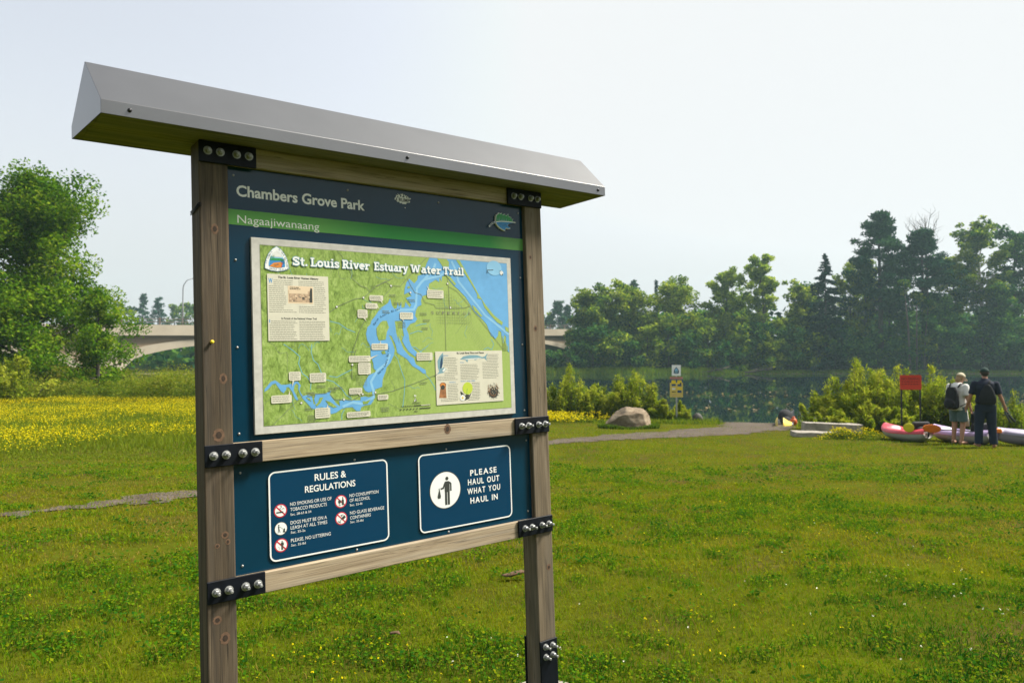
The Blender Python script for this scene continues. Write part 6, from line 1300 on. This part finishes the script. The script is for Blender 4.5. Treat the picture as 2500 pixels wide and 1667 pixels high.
# ------------------------------------------------------------------ two people beside the kayaks
SKIN = plain('skin', (0.42, 0.22, 0.14), 0.55, var=0.08); SKIN2 = plain('skin_tanned', (0.34, 0.17, 0.11), 0.55, var=0.08)
def soft(o, vox=0.010, it=4):
    r_ = o.modifiers.new('fuse', 'REMESH'); r_.mode = 'VOXEL'; r_.voxel_size = vox; r_.use_smooth_shade = True
    s_ = o.modifiers.new('soften', 'SMOOTH'); s_.iterations = it; s_.factor = 0.5; return o
def ell(cx, cy, z, rx, ry, n=20, dy=0.0): return [Vector((cx + rx * math.cos(2 * math.pi * i / n), cy + ry * math.sin(2 * math.pi * i / n), z + dy * math.sin(2 * math.pi * i / n))) for i in range(n)]
def limb(mb, pts, rad, n=12): mb.tube(pts, rad, n)
def body(mb, H, L, head, hturn, hpitch, bare=True):
    """L: joints of both arms and legs. Faces +y, z up, metres"""
    mb.loft([ell(0, 0, 0.86 * H / 1.75, 0.13, 0.10), ell(0, 0, 0.95 * H / 1.75, 0.165, 0.115), ell(0, 0.01, 1.10 * H / 1.75, 0.145, 0.10), ell(0, 0, 1.30 * H / 1.75, 0.175, 0.115), ell(0, -0.01, 1.42 * H / 1.75, 0.16, 0.09), ell(0, 0, 1.48 * H / 1.75, 0.075, 0.06)])
    hd = Vector(head); mb.tube([(0, -0.01, 1.42 * H / 1.75), (hd.x * 0.4, hd.y * 0.4, 1.50 * H / 1.75), (hd.x, hd.y, hd.z - 0.06)], [0.07, 0.056, 0.055], 14)
    Mh = Matrix.Translation(hd) @ Matrix.Rotation(hturn, 4, 'Z') @ Matrix.Rotation(hpitch, 4, 'X')
    mb.ball((0, -0.012, 0.045), (0.074, 0.095, 0.092), 10, 0, Mh); mb.ball((0, 0.030, -0.035), (0.056, 0.062, 0.075), 8, 0, Mh)
    mb.tube([Mh @ Vector(p) for p in ((0, 0.085, 0.045), (0, 0.103, 0.010), (0, 0.092, -0.004))], [0.010, 0.016, 0.012], 8)
    for sx in (-1, 1):
        mb.ball((sx * 0.076, -0.01, 0.01), (0.012, 0.024, 0.034), 5, 0, Mh); mb.ball((sx * 0.03, 0.072, 0.038), (0.014, 0.012, 0.010), 5, 0, Mh)
    mb.ball((0, 0.080, -0.042), (0.024, 0.014, 0.008), 5, 0, Mh)
    for side in ('l', 'r'):
        sh_, el, wr, hn = (Vector(L[side + k]) for k in ('sh', 'el', 'wr', 'hn'))
        limb(mb, [sh_, sh_.lerp(el, 0.35), el, el.lerp(wr, 0.35), wr], [0.062, 0.052, 0.041, 0.040, 0.027])
        d = (hn - wr).normalized(); sd = Vector(L[side + 'pn']).normalized(); nn = d.cross(sd).normalized()     # sd: across the palm towards the thumb
        mb.tube([wr, wr + d * 0.03, wr + d * 0.085], [0.027, 0.038, 0.036], 12, flat=0.6)
        curl = L[side + 'curl']
        for k, (off, ln) in enumerate(((0.030, 0.072), (0.010, 0.080), (-0.010, 0.075), (-0.029, 0.058))):
            b = wr + d * 0.082 + sd * off; a1 = d; a2 = (d + nn * curl).normalized(); a3 = (d + nn * curl * 2.6).normalized()
            mb.tube([b, b + a1 * ln * 0.4, b + a1 * ln * 0.4 + a2 * ln * 0.35, b + a1 * ln * 0.4 + a2 * ln * 0.35 + a3 * ln * 0.3], [0.0105, 0.0098, 0.009, 0.0075], 8)
        tb = wr + d * 0.025 + sd * 0.026; mb.tube([tb, tb + (d * 0.6 + sd * 0.7).normalized() * 0.034, tb + (d * 0.6 + sd * 0.7).normalized() * 0.034 + (d + sd * 0.15 + nn * curl * 0.5).normalized() * 0.032], [0.014, 0.011, 0.009], 8)
        hp, kn, an, to = (Vector(L[side + k]) for k in ('hp', 'kn', 'an', 'to'))
        limb(mb, [hp, hp.lerp(kn, 0.4), kn, kn.lerp(an, 0.35), an], [0.092, 0.082, 0.056, 0.055, 0.036])
        fd = (to - an); fd.z = 0; fd = fd.normalized(); mb.tube([an + Vector((0, 0, -0.0)) - fd * 0.045, an - fd * 0.03 + Vector((0, 0, -0.05)), an + fd * 0.07 + Vector((0, 0, -0.048)), to, to + fd * 0.05], [0.030, 0.036, 0.036, 0.030, 0.016], 12)
# --- man in the pale cap, seen from behind and turned right, looking down
x, y, z = spot(2337, 1083); H1 = 1.70
p1 = empty('person', (x, y, z + 0.01), R(-62), 'person in pale cap, white T-shirt and grey shorts with a black backpack, looking down', 'person', None)
L1 = dict(lsh=(-0.19, 0.0, 1.37), lel=(-0.235, 0.03, 1.10), lwr=(-0.21, 0.20, 0.92), lhn=(-0.19, 0.27, 0.87), lpn=(0.3, 0.6, 0.6), lcurl=0.5, rsh=(0.19, 0, 1.37), rel=(0.235, -0.02, 1.10), rwr=(0.25, 0.07, 0.86), rhn=(0.25, 0.10, 0.77), rpn=(-0.2, 0.9, 0.1), rcurl=0.35,
          lhp=(-0.085, 0, 0.88), lkn=(-0.10, 0.03, 0.47), lan=(-0.10, -0.02, 0.085), lto=(-0.12, 0.11, 0.035), rhp=(0.085, 0, 0.88), rkn=(0.10, 0.02, 0.47), ran=(0.105, -0.05, 0.085), rto=(0.13, 0.08, 0.035))
mb = MB(); body(mb, H1, L1, (0.01, 0.10, 1.535), R(-8), R(-26)); soft(mb.build('body', SKIN, p1), 0.008, 3)
Mh = Matrix.Translation((0.01, 0.10, 1.535)) @ Matrix.Rotation(R(-8), 4, 'Z') @ Matrix.Rotation(R(-26), 4, 'X')
mb = MB(); mb.ball((0, -0.03, 0.03), (0.084, 0.092, 0.098), 9, 0, Mh); mb.ball((0, -0.075, -0.05), (0.068, 0.045, 0.075), 8, 0, Mh); mb.build('hair', plain('fair_hair', (0.26, 0.17, 0.08), 0.7, var=0.3, scale=50), p1)
CAPM = plain('pale_cap_cloth', (0.46, 0.41, 0.29), 0.9, var=0.08); mb = MB()
rings = [[Mh @ Vector((0.092 * math.cos(p_) * math.cos(t), -0.012 + 0.110 * math.cos(p_) * math.sin(t), 0.045 + 0.105 * math.sin(p_))) for t in [2 * math.pi * k / 22 for k in range(22)]] for p_ in (0.0, 0.25, 0.5, 0.8, 1.1, 1.4, 1.54)]
mb.loft(rings); mb.add([Mh @ Vector((a, b, c)) for c0 in (0.0, 0.010) for a, b, c in [(0.075 * math.cos(t), 0.068 + 0.125 * max(0, math.sin(t)) ** 0.7, 0.050 + c0 - 0.18 * (0.125 * max(0, math.sin(t))) - 0.012 * math.cos(t) ** 2) for t in [math.pi * k / 12 for k in range(13)]]], [list(range(13))[::-1], list(range(13, 26))] + [[i, i + 1, 14 + i, 13 + i] for i in range(12)]); mb.build('cap', CAPM, p1)
TEE = plain('white_tshirt', (0.66, 0.65, 0.62), 0.9, var=0.07, scale=14)
mb = MB(); mb.loft([ell(0, 0.0, 0.80, 0.195, 0.155), ell(0, 0.0, 0.92, 0.192, 0.15), ell(0, 0.01, 1.08, 0.178, 0.135), ell(0, 0.0, 1.26, 0.200, 0.145), ell(0, -0.01, 1.37, 0.185, 0.115), ell(0, -0.005, 1.41, 0.135, 0.095), ell(0, 0.01, 1.45, 0.075, 0.07)])
for s_ in ('l', 'r'): a, b = Vector(L1[s_ + 'sh']), Vector(L1[s_ + 'el']); mb.ball(a + Vector((0, 0, -0.012)), 0.072, 8); mb.tube([a.lerp(b, 0.06), a.lerp(b, 0.5), a.lerp(b, 0.84)], [0.070, 0.076, 0.080], 14)
soft(mb.build('t_shirt', TEE, p1), 0.012, 5)
SHORT = plain('grey_teal_shorts', (0.075, 0.125, 0.135), 0.9, var=0.15, scale=10); mb = MB()
mb.loft([ell(0, 0, 0.78, 0.175, 0.135), ell(0, 0, 0.88, 0.185, 0.14), ell(0, 0, 0.95, 0.18, 0.135)])
for s_ in ('l', 'r'): a, b = Vector(L1[s_ + 'hp']), Vector(L1[s_ + 'kn']); mb.tube([a, a.lerp(b, 0.4), a.lerp(b, 0.86)], [0.118, 0.112, 0.105], 16)
soft(mb.build('shorts', SHORT, p1), 0.012, 4)
BAGM = plain('black_bag_cloth', (0.007, 0.008, 0.012), 0.85, var=0.35, scale=12)
bp1 = empty('backpack', (x, y, z), R(-62), 'black backpack worn by the person in the pale cap', 'backpack'); mb = MB()
mb.loft([[Vector((v.x, v.y - 0.235, v.z)) for v in ell(0, 0, zz, rx, ry)] for zz, rx, ry in ((0.83, 0.10, 0.06), (0.88, 0.155, 0.105), (1.0, 0.165, 0.12), (1.15, 0.15, 0.10), (1.28, 0.13, 0.085), (1.36, 0.09, 0.06))]); mb.ball((0.0, -0.335, 0.97), (0.13, 0.085, 0.12), 8); soft(mb.build('pack', BAGM, bp1), 0.012, 3)
mb = MB()
for sx in (-1, 1): mb.tube([(sx * 0.10, -0.16, 1.35), (sx * 0.12, -0.09, 1.435), (sx * 0.125, 0.04, 1.435), (sx * 0.135, 0.135, 1.30), (sx * 0.16, 0.145, 1.10), (sx * 0.185, 0.02, 0.98), (sx * 0.14, -0.15, 0.90)], 0.020, 8, flat=0.5)
mb.build('strap', BAGM, bp1)
mb = MB(); mb.loft([[Vector((0.27 + rx * math.cos(t), 0.17 + ry * math.sin(t), zz)) for t in [2 * math.pi * k / 14 for k in range(14)]] for zz, rx, ry in ((0.50, 0.03, 0.05), (0.56, 0.06, 0.09), (0.70, 0.06, 0.085), (0.78, 0.03, 0.04))]); o = mb.build('hand_bag', BAGM); o.location = (x, y, z); o.rotation_euler = (0, 0, R(-62)); tag(o, 'small black bag hanging from the hand of the person in the pale cap', 'bag')
mb = MB(); mb.loft([[Vector((0.02 + rx * math.cos(t), 0.235 + 0.02 * math.sin(t) + 0.012 * math.sin(3 * t), zz)) for t in [2 * math.pi * k / 18 for k in range(18)]] for zz, rx in ((0.42, 0.11), (0.6, 0.09), (0.80, 0.06), (0.86, 0.03))]); o = mb.build('towel', plain('cream_towel', (0.60, 0.56, 0.45), 0.95, var=0.1)); o.location = (x, y, z); o.rotation_euler = (0, 0, R(-62)); tag(o, 'cream towel hanging in front of the person in grey shorts', 'towel')
# --- man in dark clothes, seen from behind
x, y, z = spot(2404, 1091); H2 = 1.76
p2 = empty('person', (x, y, z + 0.01), R(-24), 'person in dark cap, navy polo shirt and navy trousers, seen from behind', 'person', None)
L2 = dict(lsh=(-0.205, 0.0, 1.42), lel=(-0.285, -0.01, 1.13), lwr=(-0.34, 0.10, 0.90), lhn=(-0.36, 0.14, 0.82), lpn=(0.3, 0.9, 0.1), lcurl=0.35, rsh=(0.205, 0, 1.42), rel=(0.28, -0.02, 1.14), rwr=(0.37, 0.03, 0.91), rhn=(0.395, 0.05, 0.82), rpn=(-0.3, 0.9, 0.0), rcurl=0.6,
          lhp=(-0.09, 0, 0.92), lkn=(-0.125, 0.02, 0.49), lan=(-0.14, -0.02, 0.085), lto=(-0.19, 0.11, 0.035), rhp=(0.09, 0, 0.92), rkn=(0.12, 0.02, 0.49), ran=(0.15, -0.03, 0.085), rto=(0.19, 0.10, 0.035))
mb = MB(); body(mb, H2, L2, (0.0, 0.05, 1.635), R(4), R(-8)); soft(mb.build('body', SKIN2, p2), 0.008, 3)
Mh = Matrix.Translation((0.0, 0.05, 1.635)) @ Matrix.Rotation(R(4), 4, 'Z') @ Matrix.Rotation(R(-8), 4, 'X')
mb = MB(); mb.ball((0, -0.03, 0.012), (0.080, 0.088, 0.075), 9, 0, Mh); mb.build('hair', plain('dark_hair', (0.03, 0.022, 0.016), 0.7, var=0.3, scale=50), p2)
mb = MB(); rings = [[Mh @ Vector((0.090 * math.cos(p_) * math.cos(t), -0.012 + 0.108 * math.cos(p_) * math.sin(t), 0.035 + 0.112 * math.sin(p_))) for t in [2 * math.pi * k / 22 for k in range(22)]] for p_ in (0.0, 0.25, 0.5, 0.8, 1.1, 1.4, 1.54)]
mb.loft(rings); mb.add([Mh @ Vector((0.072 * math.cos(t), 0.07 + 0.11 * max(0, math.sin(t)) ** 0.7, 0.042 + c0 - 0.02 * max(0, math.sin(t)))) for c0 in (0, 0.01) for t in [math.pi * k / 12 for k in range(13)]], [list(range(13))[::-1], list(range(13, 26))] + [[i, i + 1, 14 + i, 13 + i] for i in range(12)]); mb.build('cap', plain('dark_green_cap', (0.012, 0.035, 0.030), 0.9, var=0.2), p2)
NAVY = plain('navy_polo', (0.006, 0.011, 0.028), 0.9, var=0.2, scale=10); mb = MB()
mb.loft([ell(0, 0, 0.90, 0.185, 0.145), ell(0, 0, 1.0, 0.188, 0.142), ell(0, 0.01, 1.15, 0.185, 0.135), ell(0, 0.0, 1.32, 0.212, 0.145), ell(0, -0.01, 1.42, 0.195, 0.115), ell(0, 0.0, 1.465, 0.145, 0.095), ell(0, 0.01, 1.505, 0.08, 0.072), ell(0, 0.015, 1.535, 0.072, 0.066)])
for s_ in ('l', 'r'): a, b = Vector(L2[s_ + 'sh']), Vector(L2[s_ + 'el']); mb.ball(a + Vector((0, 0, -0.012)), 0.074, 8); mb.tube([a.lerp(b, 0.06), a.lerp(b, 0.5), a.lerp(b, 0.84)], [0.072, 0.068, 0.068], 14)
soft(mb.build('polo_shirt', NAVY, p2), 0.012, 5)
TRO = plain('navy_trousers', (0.008, 0.016, 0.036), 0.9, var=0.2, scale=8); mb = MB()
mb.loft([ell(0, 0, 0.80, 0.18, 0.135), ell(0, -0.01, 0.92, 0.192, 0.145), ell(0, 0, 1.02, 0.178, 0.132)])
for s_ in ('l', 'r'): a, b, c = Vector(L2[s_ + 'hp']), Vector(L2[s_ + 'kn']), Vector(L2[s_ + 'an']); mb.tube([a, a.lerp(b, 0.4), b, b.lerp(c, 0.5), c + Vector((0, 0, -0.02))], [0.118, 0.112, 0.092, 0.084, 0.084], 16)
soft(mb.build('trousers', TRO, p2), 0.012, 4)
bp2 = empty('backpack', (x, y, z), R(-24), 'flat black sling pack on the back of the person in navy', 'backpack'); mb = MB()
mb.loft([[Vector((v.x + 0.02, v.y - 0.165, v.z)) for v in ell(0, 0, zz, rx, ry)] for zz, rx, ry in ((0.97, 0.13, 0.03), (1.0, 0.165, 0.055), (1.12, 0.17, 0.065), (1.26, 0.13, 0.05), (1.38, 0.07, 0.035), (1.42, 0.03, 0.02))]); soft(mb.build('pack', BAGM, bp2), 0.012, 3)
mb = MB(); mb.tube([(0.03, -0.17, 1.40), (0.08, -0.09, 1.495), (0.09, 0.03, 1.495), (0.02, 0.15, 1.33), (-0.15, 0.135, 1.10), (-0.195, 0.0, 1.02), (-0.14, -0.14, 1.0)], 0.02, 8, flat=0.5); mb.build('strap', BAGM, bp2)
sh0 = empty('sandals', (x, y, z), R(-24), 'pair of grey sandals carried in the right hand of the person in navy', 'sandals')
SHOE = plain('grey_sandal', (0.075, 0.085, 0.085), 0.8, var=0.3, scale=20)
for k, dx in enumerate((0, 0.055)):
    Ms = Matrix.Translation((0.42 + dx, 0.05 + 0.02 * k, 0.70)) @ Matrix.Rotation(R(-24 - 12 * k), 4, 'Y') @ Matrix.Rotation(R(30 * k), 4, 'Z'); mb = MB()
    mb.loft([[Ms @ Vector((0.020 * math.sin(t), ry * math.cos(t), zz)) for t in [2 * math.pi * q / 14 for q in range(14)]] for zz, ry in ((-0.15, 0.02), (-0.12, 0.045), (0, 0.04), (0.09, 0.05), (0.125, 0.03))]); mb.tube([Ms @ Vector(p) for p in ((0, 0.045, 0.05), (-0.05, 0.0, 0.06), (0, -0.045, 0.05))], 0.014, 6); mb.build('sandal', SHOE, sh0)
# ------------------------------------------------------------------ hazy air
HAZE = 0.00045
hm = bpy.data.materials.new('hazy_air'); hm.use_nodes = True; nt = hm.node_tree; nt.nodes.clear()
ho = nt.nodes.new('ShaderNodeOutputMaterial'); hv = nt.nodes.new('ShaderNodeVolumePrincipled'); nt.links.new(hv.outputs[0], ho.inputs['Volume'])
hv.inputs['Color'].default_value = (0.62, 0.88, 0.96, 1); hv.inputs['Density'].default_value = HAZE; hv.inputs['Anisotropy'].default_value = 0.25
mb = MB(); mb.box(-420, 420, -420, 430, -6.0, 46)
hz_box = mb.build('haze', hm); tag(hz_box, kind='stuff')
hz_box['label'] = 'thin pale summer haze over the river'; hz_box['category'] = 'haze'
